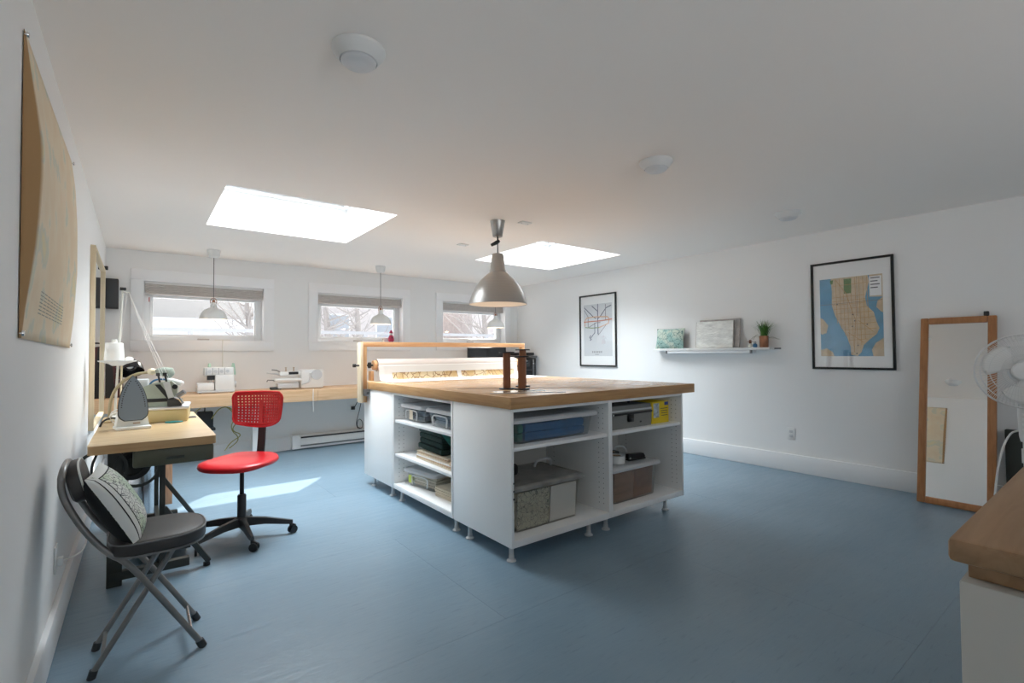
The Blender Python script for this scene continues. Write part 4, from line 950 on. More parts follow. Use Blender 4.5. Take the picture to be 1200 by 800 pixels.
# industrial overlock head on beige tray
def head():
    cx, cy = .135, 4.06
    t = thing('industrial_overlock', 'industrial grey green overlock machine on a beige tray', 'sewing machine', (cx, cy, DZ), R(-6), local=True)
    MB().box(-.145, .145, -.12, .24, .0, .085, bev=.012).build('tray', 'beige_plastic', t)
    MB().box(-.15, .15, -.125, .245, .082, .104, bev=.01).build('tray_rim', 'tray_metal', t)
    MB().prism([(-.13, .104), (.055, .104), (.08, .15), (.085, .235), (.05, .27), (-.06, .255), (-.13, .22)], -.09, .10).build('body', 'machine_green', t)
    MB().box(-.132, .07, -.095, -.0885, .135, .158, bev=.002).build('dark_band', 'black', t)
    MB().prism([(-.04, .25), (-.01, .25), (.05, .16), (.03, .15)], -.094, -.089).build('thread_channel', 'black', t)
    MB().prism([(.005, .26), (.04, .265), (.065, .165), (.035, .155)], -.11, -.09).build('face_plate', 'lid_grey', t)
    MB().cyl((.07, -.092, .232), (.07, -.106, .232), .016, n=14).build('oil_window', 'black', t)
    for k, dx in enumerate((-.015, .022)):
        p = MB().cyl((dx, -.04, .255), (dx-.012, -.04, .315), .006, n=8).build('tension_post', 'black', t)
        MB().lathe([(.001, 0), (.012, 0), (.012, .02), (.001, .02)], (dx-.012, -.04, .305), 12).build('tension_knob', 'black', p)
    MB().box(.03, .11, -.12, -.02, .105, .15, bev=.006).build('looper_guard', 'charcoal', t)
    MB().cyl((.085, -.12, .17), (.125, -.13, .20), .016, n=12).build('foot_lifter', 'steel_grey', t)
    MB().tube([(.07, -.10, .16), (.10, -.12, .15), (.115, -.11, .12)], .01, 8).build('presser_arm', 'chrome', t)
    MB().cyl((-.132, .01, .19), (-.165, .01, .19), .055, n=26).build('handwheel', 'lid_grey', t)
    MB().box(-.15, -.08, -.05, .05, .235, .285, bev=.008).build('thread_rack', 'lid_grey', t)
head()
t = thing('led_lamp', 'slim white work lamp on a blue bent cord above machine', 'lamp', (.055, 4.10, DZ+.26))
MB().tube([P(a, b, 'y', 4.08) for a, b in ((175, 457), (175.5, 450), (180, 445.5), (188, 444), (197, 445))], .006, 8, smooth=2).build('neck', 'blue_cord', t)
a, b = P(196, 444.5, 'y', 4.06), P(215, 449.5, 'y', 4.03)
mb = MB(); mb.tube([a, a.lerp(b, .12), a.lerp(b, .5), a.lerp(b, .9), b], [.006, .014, .017, .017, .008], 12); mb.build('head', 'paper_white', t)
t = thing('gooseneck_lamp', 'beige gooseneck lamp with green grey head on desk', 'lamp', (-.155, 4.2, DZ))
MB().lathe([(.001, 0), (.03, 0), (.03, .012), (.014, .02), (.001, .02)], (-.15, 4.18, DZ), 18).build('base', 'khaki_tube', t)
MB().tube([(-.15, 4.18, DZ+.01)]+[P(a, b, 'y', 4.18) for a, b in ((128.5, 478), (131, 464), (138, 452), (149, 443), (161, 437.5), (176, 436))], .0095, 10, smooth=2).build('neck', 'khaki_tube', t)
q0, q1 = P(174, 435.5, 'y', 4.18), P(183, 435, 'y', 4.16)
MB().tube([q0, q0.lerp(q1, .5), q1], [.016, .024, .014], 12).build('joint', 'cream', t)
h0, h1 = P(182, 434, 'y', 4.16), P(204, 437.5, 'y', 4.12)
MB().tube([h0, h0.lerp(h1, .15), h0.lerp(h1, .5), h0.lerp(h1, .85), h1], [.008, .022, .034, .036, .012], 16).build('head', 'lamp_head', t)

# thread stand
sx, sy = -.128, 4.36
t = thing('thread_stand', 'tall pole thread stand with a white cone at desk edge', 'thread stand', (sx, sy, DZ))
MB().lathe([(.001, 0), (.035, 0), (.03, .02), (.012, .03), (.001, .03)], (sx, sy, DZ), 18).build('clamp', 'offwhite', t)
MB().cyl((sx, sy, DZ+.02), (sx+.036, sy, 1.685), .008, .006, 12).build('pole', 'offwhite', t)
MB().cyl((sx+.03, sy, DZ+.0), (sx+.035, sy, 1.17), .006, n=10).build('pole', 'cream', t)
MB().box(sx+.02, sx+.055, sy-.012, sy+.012, 1.68, 1.70, bev=.003).build('pole_cap', 'black', t)
MB().tube([(sx+.03, sy, 1.665), (sx+.06, sy-.01, 1.668), (sx+.075, sy-.04, 1.66)], .005, 6).build('guide_arm', 'offwhite', t)
MB().lathe([(.001, 1.158), (.03, 1.152), (.05, 1.165), (.105, 1.182), (.108, 1.188), (.05, 1.19), (.001, 1.19)], (sx+.012, sy, 0), 32).build('plate', 'white_plastic', t)
t2 = thing('thread_cone', 'big white thread cone on the tall thread stand', 'thread cone', (sx+.0, sy-.03, 1.19))
MB().lathe([(.001, 1.19), (.055, 1.19), (.056, 1.20), (.049, 1.305), (.045, 1.311), (.02, 1.312)], (sx-.005, sy-.035, 0), 28).build('winding', 'thread', t2)
MB().lathe([(.018, 1.312), (.014, 1.335), (.001, 1.336)], (sx-.005, sy-.035, 0), 16).build('core', 'offwhite', t2)
tag(MB().lathe([(.001, 0), (.022, .002), (.026, .01), (.018, .022), (.008, .027), (.001, .028)], (sx+.075, sy+.0, 1.187), 18).build('thread_tuft', 'thread', origin=(sx+.085, sy, 1.187)), 'loose white thread tuft on the thread stand plate', 'thread')
for k, e in enumerate(((.14, 4.02, 1.03), (.16, 4.0, 1.02), (.185, 3.98, 1.015))):
    tag(MB().tube([(sx+.07, sy-.03, 1.66), (sx+.07+(e[0]-sx-.07)*.5, sy-.03+(e[1]-sy+.03)*.5, 1.66+(e[2]-1.66)*.52), e], .0013, 5).build('thread_strand', 'thread', origin=(0, 4.2, 1.3)), 'fine white thread running from the stand down to the machine', 'thread', 'threads from the stand')
tag(MB().tube([(sx+.06, sy-.02, 1.665), (sx+.03, sy-.04, 1.336)], .0012, 5).build('thread_strand', 'thread', origin=(sx, sy, 1.5)), 'fine white thread rising from the cone to the pole top', 'thread')
for k, (cx, cy, r) in enumerate(((-.085, 4.02, .05), (-.10, 3.98, .04))):
    tag(MB().tube([(cx+r*math.cos(a)*(1+.1*math.sin(3*a)), cy-.01+.3*r*math.sin(2*a), DZ+.012+r*.92+r*math.sin(a)*.9) for a in [k2*2*math.pi/20 for k2 in range(20)]], .004, 6, closed=True).build('cable_loop', 'cable_white', origin=(cx, cy, DZ+.01)), ['larger white cable loop standing behind the iron', 'smaller white cable loop standing behind the iron'][k], 'cable', 'white cable loops on the desk')
tag(MB().tube([(-.185, 3.95, DZ+.005), (-.17, 3.9, DZ+.045), (-.13, 4.0, DZ+.05), (-.09, 4.08, DZ+.03), (-.07, 4.15, DZ+.006)], .006, 6, smooth=2).build('black_lead', 'black', origin=(-.13, 4.0, DZ)), 'black lead looping over the desk beside the wall mirror', 'cable')
t = thing('teal_snips', 'small teal thread snips lying before the beige tray', 'scissors', (.19, 3.885, DZ), R(-2), local=True)
MB().tube([(-.05, -.006, .006), (0, -.01, .006), (.045, 0, .006)], [.004, .006, .004], 7).build('handle', 'teal', t)
MB().tube([(-.05, .01, .006), (0, .014, .006), (.045, .001, .006)], [.004, .006, .004], 7).build('handle', 'teal', t)
MB().prism([(-.10, .003), (-.05, -.006), (-.05, .012)], .003, .006, 'z').build('blade', 'chrome', t)

# ------------------------------------------------------------------ red swivel chair
def red_chair():
    t = thing('swivel_chair', 'red plastic swivel chair with perforated back on black base', 'chair', (.56, 3.73, 0), R(231), local=True)
    zs = .512
    def seat(s, z, fz=0):
        pts = []
        for k in range(40):
            a = 2*math.pi*k/40; c, sn = math.cos(a), math.sin(a); e = .62
            x = math.copysign(abs(c)**e, c)*.205; y = math.copysign(abs(sn)**e, sn)*(.225 if c < 0 else .225-.0*c)
            x = x*s+.02; y = y*s*(1-.10*(x < 0)*abs(x)/.2); zz = z
            if x > .10: zz -= fz*((x-.10)/.125)**2
            if abs(y) > .12: zz -= .3*fz*((abs(y)-.12)/.10)**2
            if x < -.1: zz += .018*((-x-.1)/.1)**2
            pts.append((x, y, zz))
        return pts
    rings = [seat(.70, zs-.022, .03), seat(.93, zs-.016, .026), seat(.985, zs-.010, .03), seat(1.0, zs+.0, .03), seat(.985, zs+.011, .028), seat(.94, zs+.015, .024), seat(.6, zs+.010, .02), seat(.2, zs+.006, 0)]
    v = [p for r in rings for p in r]; n = 40; m = len(rings)
    f = [(i*n+k, i*n+(k+1) % n, (i+1)*n+(k+1) % n, (i+1)*n+k) for i in range(m-1) for k in range(n)]+[tuple(range(n-1, -1, -1)), tuple((m-1)*n+k for k in range(n))]
    MB().add(v, f).build('seat', 'red_plastic', t, angle=60)
    # backrest: curved plate with real holes
    W, Z0, Z1 = .185, .705, .955; nx, nz = 17, 12
    def bp(u, w):  # u -1..1 across, w 0..1 up
        ww = W*(1-.10*(1-w)); rr = 1.0
        # rounded corners by squeezing width near the top and bottom
        e = abs(w-.5)*2; k = 1-.16*max(0, e-.72)**1.4/.28**1.4
        y = u*ww*k; z = Z0+(Z1-Z0)*w+.028*u*u*(1-w)**2
        x = -.205+.055*u*u+.02*math.cos((w-.4)*2.2)*-1-.03*w
        return Vector((x, y, z))
    mb = MB()
    for i in range(nx):
        for j in range(nz):
            u0, u1 = -1+2*i/nx, -1+2*(i+1)/nx; w0, w1 = j/nz, (j+1)/nz
            o = [bp(u0, w0), bp(u1, w0), bp(u1, w1), bp(u0, w1)]
            solid = j in (0, nz-1) or i in (0, nx-1) or (i in (8,) and j < nz-3)
            if solid: mb.add(o, [(0, 1, 2, 3)])
            else:
                a = .30; uu, ww_ = u1-u0, w1-w0
                q = [bp(u0+uu*a, w0+ww_*a), bp(u1-uu*a, w0+ww_*a), bp(u1-uu*a, w1-ww_*a), bp(u0+uu*a, w1-ww_*a)]
                mb.add(o+q, [(0, 1, 5, 4), (1, 2, 6, 5), (2, 3, 7, 6), (3, 0, 4, 7)])
    o = mb.build('backrest', 'red_plastic', t, angle=60)
    bm = bmesh.new(); bm.from_mesh(o.data); bmesh.ops.remove_doubles(bm, verts=bm.verts, dist=1e-5); bmesh.ops.recalc_face_normals(bm, faces=bm.faces); bm.to_mesh(o.data); bm.free()
    md = o.modifiers.new('solid', 'SOLIDIFY'); md.thickness = .007; md.offset = 0
    MB().tube([bp(-1+2*k/24, 1) for k in range(25)]+[bp(1, 1-k/12) for k in range(1, 13)]+[bp(1-2*k/24, 0) for k in range(1, 25)]+[bp(-1, k/12) for k in range(1, 12)], .0065, 8, closed=True).build('back_rim', 'red_plastic', o)
    for q in range(1):
        pts = [(-.09, zs-.032), (-.18, zs-.028), (-.225, zs+.01), (-.238, zs+.10), (-.246, .72), (-.252, .87)]; v = []; f = []
        for k, (x, z) in enumerate(pts):
            hw = .026; v += [(x, -hw, z), (x, hw, z), (x-.012, hw, z-.006), (x-.012, -hw, z-.006)]
            if k: f += [(4*k-4+a, 4*k-4+(a+1) % 4, 4*k+(a+1) % 4, 4*k+a) for a in range(4)]
        f += [(3, 2, 1, 0), tuple(range(4*len(pts)-4, 4*len(pts)))]
        MB().add(v, f).build('back_strut', 'charcoal', t)
    MB().box(-.12, .09, -.07, .07, zs-.055, zs-.024, bev=.008).build('seat_plate', 'charcoal', t)
    MB().tube([(.02, -.06, zs-.045), (.03, -.16, zs-.05), (.03, -.20, zs-.052)], [.005, .005, .009], 8).build('lift_lever', 'charcoal', t)
    MB().cyl((0, 0, .28), (0, 0, zs-.05), .0135, n=18).build('gas_rod', 'black', t)
    MB().lathe([(.001, .09), (.027, .09), (.027, .275), (.022, .285), (.014, .287), (.001, .287)], (0, 0, 0), 24).build('column', 'charcoal', t)
    MB().lathe([(.001, .072), (.036, .072), (.048, .09), (.046, .125), (.034, .135), (.001, .135)], (0, 0, 0), 24).build('hub', 'charcoal', t)
    world = [-27, -88, 213, 146, 72]
    for wa in world:
        a = R(wa-231); d = Vector((math.cos(a), math.sin(a), 0)); p = Vector((-d.y, d.x, 0)); L = .31
        v = []
        for s, w, zt, zb in ((.03, .026, .132, .078), (.15, .021, .122, .082), (L-.01, .014, .096, .068), (L+.012, .012, .092, .070)):
            v += [d*s+p*w+Vector((0, 0, zb)), d*s-p*w+Vector((0, 0, zb)), d*s-p*w*.6+Vector((0, 0, zt)), d*s+p*w*.6+Vector((0, 0, zt))]
        f = [(4*k+q, 4*k+(q+1) % 4, 4*k+4+(q+1) % 4, 4*k+4+q) for k in range(3) for q in range(4)]+[(3, 2, 1, 0), (12, 13, 14, 15)]
        MB().add(v, f).build('base_arm', 'charcoal', t)
        c = d*L; e = Vector((math.cos(a+.9), math.sin(a+.9), 0)); ep = Vector((-e.y, e.x, 0)); cc = c+e*.014
        cs = MB().cyl(c+Vector((0, 0, .045)), c+Vector((0, 0, .075)), .009, n=10).build('caster', 'black', t)
        for s in (-1, 1):
            k0 = cc+ep*s*.006+Vector((0, 0, .026)); MB().cyl(k0, k0+ep*s*.013, .026, n=20).build('wheel', 'black', cs)
        MB().tube([cc+Vector((.0, 0, .054))-e*.02, cc+Vector((0, 0, .058)), cc+e*.022+Vector((0, 0, .045))], .008, 8).build('hood', 'black', cs)
red_chair()

# ------------------------------------------------------------------ folding chair and cushion
def folding_chair():
    t = thing('folding_chair', 'grey steel folding chair with black padded round seat', 'chair', (.04, 2.57, 0))
    y0, y1 = 2.44, 2.70
    rail = [(-.222, .76), (-.222, .73), (-.208, .675), (-.155, .56), (-.085, .46), (-.03, .42), (.10, .213), (.222, .012)]
    near = [(x, y0, z) for x, z in rail]; far = [(x, y1, z) for x, z in rail]
    top = [(-.222, y0+.0, .775), (-.219, y0+.04, .80), (-.218, 2.57, .806), (-.219, y1-.04, .80), (-.222, y1, .775)]
    MB().tube(near[::-1]+top+far, .0115, 10, smooth=2).build('back_frame', 'tube_grey', t)
    for y in (y0+.016, y1-.016):
        MB().tube([(.15, y, .452), (.125, y, .435), (-.132, y, .012)], .0108, 10).build('leg', 'tube_grey', t)
    for y in (y0+.016, y1-.016): MB().cyl((-.132, y, .0), (-.124, y, .03), .0145, n=12).build('foot_cap', 'charcoal', t)
    for y in (y0, y1): MB().cyl((.226, y, .0), (.212, y, .03), .0155, n=12).build('foot_cap', 'charcoal', t)
    MB().cyl((.185, y0, .075), (.185, y1, .075), .007, n=10).build('front_stretcher', 'chrome', t)
    MB().cyl((-.10, y0+.016, .065), (-.10, y1-.016, .065), .007, n=10).build('rear_stretcher', 'tube_grey', t)
    MB().cyl((.045, y0-.004, .303), (.045, y0+.024, .303), .007, n=10).build('pivot', 'chrome', t)
    MB().cyl((.045, y1-.024, .303), (.045, y1+.004, .303), .007, n=10).build('pivot', 'chrome', t)
    # seat: D-shaped pad on a steel pan
    def dsh(s, n=36):
        pts = []
        for k in range(n):
            a = 2*math.pi*k/n; c, sn = math.cos(a), math.sin(a); e = .8 if c > 0 else .55
            pts.append((.075+math.copysign(abs(c)**e, c)*.168*s, 2.57+math.copysign(abs(sn)**e, sn)*.178*s))
        return pts
    MB().prism(dsh(.985), .438, .446, 'z').build('seat_pan', 'tube_grey', t)
    mb = MB(); n = 36; v = []; rg = [(.97, .446), (1.0, .452), (1.0, .485), (.985, .493), (.9, .499), (.5, .503), (.1, .504)]
    for s, z in rg: v += [(x, y, z) for x, y in dsh(s)]
    f = [(i*n+k, i*n+(k+1) % n, (i+1)*n+(k+1) % n, (i+1)*n+k) for i in range(len(rg)-1) for k in range(n)]+[tuple(range(n-1, -1, -1)), tuple((len(rg)-1)*n+k for k in range(n))]
    pad = mb.add(v, f).build('seat_pad', 'vinyl_black', t, angle=50)
    MB().tube([(x, y, .491) for x, y in dsh(.995)], .0035, 6, closed=True).build('piping', 'steel_grey', pad)
    # back pad: rounded oval facing the front
    n = 32; v = []; Mb = Matrix.Translation((-.187, 2.57, .733)) @ Matrix.Rotation(R(-14), 4, 'Y')
    rg = [(.9, -.02), (1, -.012), (1, .018), (.97, .026), (.85, .031), (.4, .034)]
    def ov(s, k):
        a = 2*math.pi*k/n; c, sn = math.cos(a), math.sin(a); return math.copysign(abs(c)**.7, c)*.118*s, math.copysign(abs(sn)**.7, sn)*.078*s
    for s, d in rg: v += [Mb @ Vector((d, *ov(s, k))) for k in range(n)]
    f = [(i*n+k, i*n+(k+1) % n, (i+1)*n+(k+1) % n, (i+1)*n+k) for i in range(len(rg)-1) for k in range(n)]+[tuple(range(n-1, -1, -1)), tuple((len(rg)-1)*n+k for k in range(n))]
    bpd = MB().add(v, f).build('back_pad', 'vinyl_black', t, angle=50)
    MB().tube([Mb @ Vector((.024, *ov(.985, k))) for k in range(n)], .0035, 6, closed=True).build('piping', 'stripe_white', bpd)
folding_chair()
def cushion(name, label, M, w, h, th, front, back, stripe=None, n=16):
    """pillow: local x = thickness (+ front), y across, z up; pinched corners"""
    t = thing(name, label, 'cushion', M.translation, local=True)
    t.matrix_world = M
    def pt(u, v, s):
        e = max(0, 1-abs(u)**2.6)*max(0, 1-abs(v)**2.6); k = 1-.05*(1-abs(u)**2)*abs(v)**2; l = 1-.05*(1-abs(v)**2)*abs(u)**2
        return Vector((s*th*e**.55, u*w/2*l, v*h/2*k))
    for s, m, nm in ((1, front, 'front_cover'), (-1, back, 'back_cover')):
        MB().grid(lambda a, b, s=s: pt(a*2-1, b*2-1, s), n, n).build(nm, m, t, angle=80)
    if stripe:
        for a, b in ((-1, -.87), (-.85, -.72)):
            MB().grid(lambda u, v, a=a, b=b: pt(a+(b-a)*u, v*2-1, 1)+Vector((.0012, 0, 0)), 3, n).build('stripe', stripe, t, angle=80)
        MB().grid(lambda u, v: pt(-.72+1.72*u, .86+.14*v, 1)+Vector((.0011, 0, 0)), n, 3).build('stripe', stripe, t, angle=80)
        MB().grid(lambda u, v: pt(-.875+.03*u, v*2-1, 1)+Vector((.0016, 0, 0)), 1, n).build('dark_line', 'pillow_black', t)
        MB().grid(lambda u, v: pt(-.72+.03*u, v*1.86-1, 1)+Vector((.0018, 0, 0)), 1, n).build('dark_line', 'pillow_black', t)
        MB().grid(lambda u, v: pt(-.72+1.72*u, .84+.025*v, 1)+Vector((.0018, 0, 0)), n, 1).build('dark_line', 'pillow_black', t)
    return t
cushion('map_cushion', 'pale green map print cushion with white border on folding chair', Matrix.Translation((-.065, 2.585, .615)) @ Matrix.Rotation(R(-4), 4, 'Z') @ Matrix.Rotation(R(-29), 4, 'Y'), .36, .33, .062, 'map_print', 'pillow_black', 'stripe_white')

# ------------------------------------------------------------------ left wall: hanging map, wall mirror, outlet
def wall_map():
    t = thing('hanging_map', 'old tan paper map pinned on the left wall and curling', 'map', (XL+.002, 2.55, 1.27))
    ya, yb, za, zb = 2.03, 3.29, 1.276, 2.205
    def ip(tab, v):
        for (a, b), (c, d) in zip(tab, tab[1:]):
            if v <= c: return b+(d-b)*(v-a)/(c-a)
        return tab[-1][1]
    crest = [(0, .002), (.10, .010), (.185, .02), (.30, .032), (.40, .039), (.55, .045), (.65, .043), (.78, .028), (.9, .012), (1, .001)]
    farr = [(0, .006), (.16, .02), (.4, .031), (.65, .029), (.85, .02), (1, .004)]
    def fn(u, v):   # u: near to far edge, v: bottom to top
        z = za+(zb-za)*v-.015*u*(1-v)
        if u < .09: y = ya+.025*(u/.09); d = ip(crest, v)*(u/.09)**.8
        else:
            q = (u-.09)/.91; y = ya+.025+(yb-ya-.025)*q; d = ip(crest, v)*(1-q)**1.3+ip(farr, v)*q**1.6+.004*math.sin(5*q+3*v)*math.sin(math.pi*v)*q*(1-q)*4
        return Vector((XL+.003+d, y, z))
    MB().grid(fn, 55, 30).build('sheet', 'old_map', t, solid=.001, angle=30)
    for u, v in ((.012, .985), (.985, .985), (.012, .015), (.985, .015)):
        p = fn(u, v); MB().lathe([(.001, 0), (.003, 0), (.003, .004), (.009, .006), (.008, .011), (.001, .012)], p, 12, (1, 0, 0)).build('push_pin', 'chrome', t)
    mb = MB()
    for k in range(7):
        v0 = .10+k*.013
        for q in range(8):
            a, b = .25+q*.06, .25+q*.06+.05; e = Vector((.0014, 0, 0))
            mb.add([fn(a, v0)+e, fn(b, v0)+e, fn(b, v0+.004)+e, fn(a, v0+.004)+e], [(0, 1, 2, 3)])
    mb.build('caption_print', 'leaf_dry', t)
def old_map():
    m = bpy.data.materials.new('old_map'); m.use_nodes = True; nt = m.node_tree; b = nt.nodes['Principled BSDF']; L = nt.links.new
    b.inputs['Roughness'].default_value = .75
    tc = nd(nt, 'ShaderNodeTexCoord'); n = nd(nt, 'ShaderNodeTexNoise'); n.inputs['Scale'].default_value = 5; n.inputs['Detail'].default_value = 7; L(tc.outputs['Object'], n.inputs['Vector'])
    r = nd(nt, 'ShaderNodeValToRGB'); e = r.color_ramp.elements; e[0].position = .40; e[0].color = (.74, .60, .42, 1); e[1].position = .56; e[1].color = (.76, .65, .48, 1)
    q = e.new(.60); q.color = (.60, .60, .50, 1); q = e.new(.68); q.color = (.72, .63, .40, 1); L(n.outputs[0], r.inputs[0])
    sp = nd(nt, 'ShaderNodeSeparateXYZ'); L(tc.outputs['Object'], sp.inputs[0])
    mr = nd(nt, 'ShaderNodeMapRange'); mr.inputs[1].default_value = -.500; mr.inputs[2].default_value = -.494; L(sp.outputs[1], mr.inputs[0])
    mx = nd(nt, 'ShaderNodeMix', data_type='RGBA'); mx.inputs[6].default_value = (.40, .235, .105, 1); L(mr.outputs[0], mx.inputs[0]); L(r.outputs[0], mx.inputs[7])  # brown on the bent-out near margin paints in its shade
    L(mx.outputs[2], b.inputs['Base Color']); MT['old_map'] = m
old_map(); wall_map()

t = thing('wall_mirror', 'wall mirror in a pale wooden frame beside the thread stand', 'mirror', (XL+.03, 5.3, .68))
y0, y1, z0, z1, fx = 4.64, 5.95, .68, 2.03, XL+.032
for bx in ((y0, y0+.025, z0, z1), (y1-.025, y1, z0, z1), (y0+.025, y1-.025, z0, z0+.025), (y0+.025, y1-.025, z1-.025, z1)):
    MB().box(XL+.001, fx, bx[0], bx[1], bx[2], bx[3], bev=.003).build('frame_bar', 'pale_frame', t)
MB().box(XL+.001, XL+.014, y0+.025, y1-.025, z0+.025, z1-.025).build('mirror_glass', 'mirror', t)
MB().box(fx-.01, fx+.018, y1-.03, y1+.0, z1, z1+.035, bev=.003).build('clip', 'black', t)
t = thing('left_outlet', 'white outlet plate low on the left wall behind folding chair', 'outlet', (XL+.004, 2.95, .275))
MB().box(XL+.0005, XL+.008, 2.90, 2.98, .275, .39, bev=.002).build('plate', 'white_plastic', t)
MB().box(XL+.008, XL+.03, 2.92, 2.955, .30, .335, bev=.004).build('plug', 'white_plastic', t)
tag(MB().tube([(XL+.03, 2.94, .318), (XL+.06, 2.95, .322), (XL+.095, 2.98, .335), (XL+.10, 3.05, .37), (XL+.06, 3.2, .42), (XL+.03, 3.3, .45)], .004, 7, smooth=2).build('white_lead', 'cable_white', origin=(XL+.06, 3.0, .32)), 'white lead curving from the left wall outlet', 'cable')

# ------------------------------------------------------------------ right wall
def frame(name, label, y0, y1, z0, z1, fw=.02, fd=.025):
    t = thing(name, label, 'framed poster', (XR, (y0+y1)/2, z0))
    for bx in ((y0, y0+fw, z0, z1), (y1-fw, y1, z0, z1), (y0+fw, y1-fw, z0, z0+fw), (y0+fw, y1-fw, z1-fw, z1)):
        MB().box(XR-fd, XR-.001, bx[0], bx[1], bx[2], bx[3], bev=.002).build('frame_bar', 'frame_black', t)
    MB().box(XR-.008, XR-.001, y0+fw, y1-fw, z0+fw, z1-fw).build('mat_board', 'mat_board', t)
    MB().box(XR-.017, XR-.0155, y0+fw, y1-fw, z0+fw, z1-fw).build('glazing', 'frame_glass', t)
    return t
def flat(t, name, m, polys, d, Y0, Y1, Z0, Z1):
    """flat print polygons in u (image left to right = +y end to -y end), v (top to bottom)"""
    mb = MB(); x = XR-.008-d
    for poly in polys:
        pts = [(x, Y1+(Y0-Y1)*u, Z1+(Z0-Z1)*v) for u, v in poly]; mb.add(pts, [tuple(range(len(pts)))])
    return mb.build(name, m, t)
def stroke(pts, w, asp):
    out = []
    for (a, b), (c, d) in zip(pts, pts[1:]):
        dx, dy = c-a, (d-b)*asp; L = math.hypot(dx, dy) or 1; nx, ny = -dy/L*w, dx/L*w/asp
        out.append([(a+nx, b+ny), (c+nx, d+ny), (c-nx, d-ny), (a-nx, b-ny)])
    return out
# transit-style line poster
t = frame('transit_poster', 'black framed poster of coloured transit lines on the right wall', 4.475, 5.18, 1.02, 2.065)
Y0, Y1, Z0, Z1 = 4.555, 5.10, 1.17, 1.925
pg = flat(t, 'print', 'print_grey', [[(0, 0), (1, 0), (1, 1), (0, 1)]], .0006, Y0, Y1, Z0, Z1); A = (Z1-Z0)/(Y1-Y0)
def ln(m, pts, w=.012, lv=.0010): flat(t, 'printed_line', m, stroke(pts, w, A), lv, Y0, Y1, Z0, Z1)
ln('line_navy', [(.02, .05), (.36, .25), (.45, .28)]); ln('line_navy', [(.30, .03), (.50, .14), (.52, .6)]); ln('line_navy', [(.51, .0), (.51, .58)], .012, .0012)
ln('line_navy', [(.98, .05), (.80, .09), (.60, .24), (.52, .28)]); ln('line_grey', [(.78, .02), (.78, .32)]); ln('line_grey', [(.02, .10), (.16, .24), (.16, .44)])
ln('line_orange', [(.04, .42), (.04, .32), (.10, .26), (.40, .245), (.85, .26), (.9, .30), (.88, .38)], .013, .0014); ln('line_red', [(.0, .335), (.25, .33), (.6, .33), (1.0, .31)], .013, .0016)
ln('line_green', [(.05, .44), (.30, .46), (.55, .455)], .013, .0018); ln('line_orange', [(.55, .455), (.78, .41), (.9, .38)], .011, .0018); ln('line_grey', [(.80, .41), (.52, .60)], .009, .0018)
ln('line_grey', [(.16, .45), (.45, .36), (.6, .36)], .01, .002); ln('line_navy', [(.40, .36), (.40, .55), (.24, .66), (.20, .64), (.26, .60)], .011, .002); ln('line_navy', [(.28, .67), (.22, .70)], .014, .0022)
mb = [[(.30+k*.062, .905), (.335+k*.062, .905), (.335+k*.062, .94), (.30+k*.062, .94)] for k in range(6)]
flat(t, 'caption_marks', 'line_grey', mb+[[(.40, .965), (.54, .965), (.54, .975), (.40, .975)]], .0012, Y0, Y1, Z0, Z1)
# city map
t = frame('city_map', 'black framed city map with blue water on the right wall', 1.335, 2.0, 1.045, 2.07)
Y0, Y1, Z0, Z1 = 1.42, 1.925, 1.17, 1.91; A = (Z1-Z0)/(Y1-Y0)
flat(t, 'water_print', 'water', [[(0, 0), (1, 0), (1, 1), (0, 1)]], .0006, Y0, Y1, Z0, Z1)
land = [(.19, .0), (.78, .0), (.80, .08), (.735, .27), (.76, .38), (.86, .46), (.90, .58), (.94, .66), (.90, .73), (.80, .79), (.70, .86), (.66, .95), (.60, 1.0), (.50, .985), (.49, .88), (.43, .74), (.34, .62), (.25, .48), (.20, .35), (.205, .18)]
flat(t, 'land_print', 'land', [land, [(0, .50), (.05, .52), (.13, .60), (.10, .70), (.02, .72), (0, .70)], [(0, .92), (.10, .90), (.20, .95), (.22, 1), (0, 1)], [(1, .28), (.92, .33), (.90, .40), (.97, .46), (1, .47)], [(1, .78), (.88, .84), (.82, .92), (.84, 1), (1, 1)], [(.80, .27), (.80, .0), (1, .0), (1, .28)]], .0010, Y0, Y1, Z0, Z1)
flat(t, 'park_print', 'park', [[(.405, .02), (.525, .02), (.52, .205), (.40, .205)], [(.18, .02), (.23, .02), (.22, .07), (.18, .07)]], .0014, Y0, Y1, Z0, Z1)
av = []
for k in range(9):
    u = .27+k*.062; v1 = .55+.35*math.sin(max(0, (u-.2)/.6)*2.6)**2 if u < .75 else .55
    av += stroke([(u, .01 if not .38 < u < .54 else .21), (u+.03*(v1), v1)], .0035, A)
for v, a, b in ((.10, .22, .76), (.25, .21, .73), (.30, .21, .74), (.345, .21, .75), (.40, .23, .77), (.46, .26, .84), (.53, .29, .87), (.60, .34, .89), (.67, .40, .90), (.74, .44, .86), (.80, .47, .76)): av += stroke([(a, v), (b, v-.012)], .0035, A)
av += stroke([(.27, .02), (.44, .21), (.50, .36), (.58, .55), (.55, .95)], .005, A)+stroke([(.46, .70), (.70, .83)], .004, A)+stroke([(.62, .55), (.85, .70)], .004, A)
flat(t, 'street_print', 'street', av, .0018, Y0, Y1, Z0, Z1)
flat(t, 'crease_print', 'street_dark', stroke([(0, .335), (.45, .325), (1, .315)], .003, A)+stroke([(.61, .0), (.61, .5)], .002, A), .0022, Y0, Y1, Z0, Z1)
flat(t, 'legend_box', 'mat_board', [[(.80, .02), (.985, .02), (.985, .26), (.81, .26)]], .0022, Y0, Y1, Z0, Z1)
flat(t, 'legend_print', 'ink', [[(.82, .035+k*.04), (.96-.03*(k % 2), .035+k*.04), (.96-.03*(k % 2), .047+k*.04), (.82, .047+k*.04)] for k in range(4)], .0026, Y0, Y1, Z0, Z1)
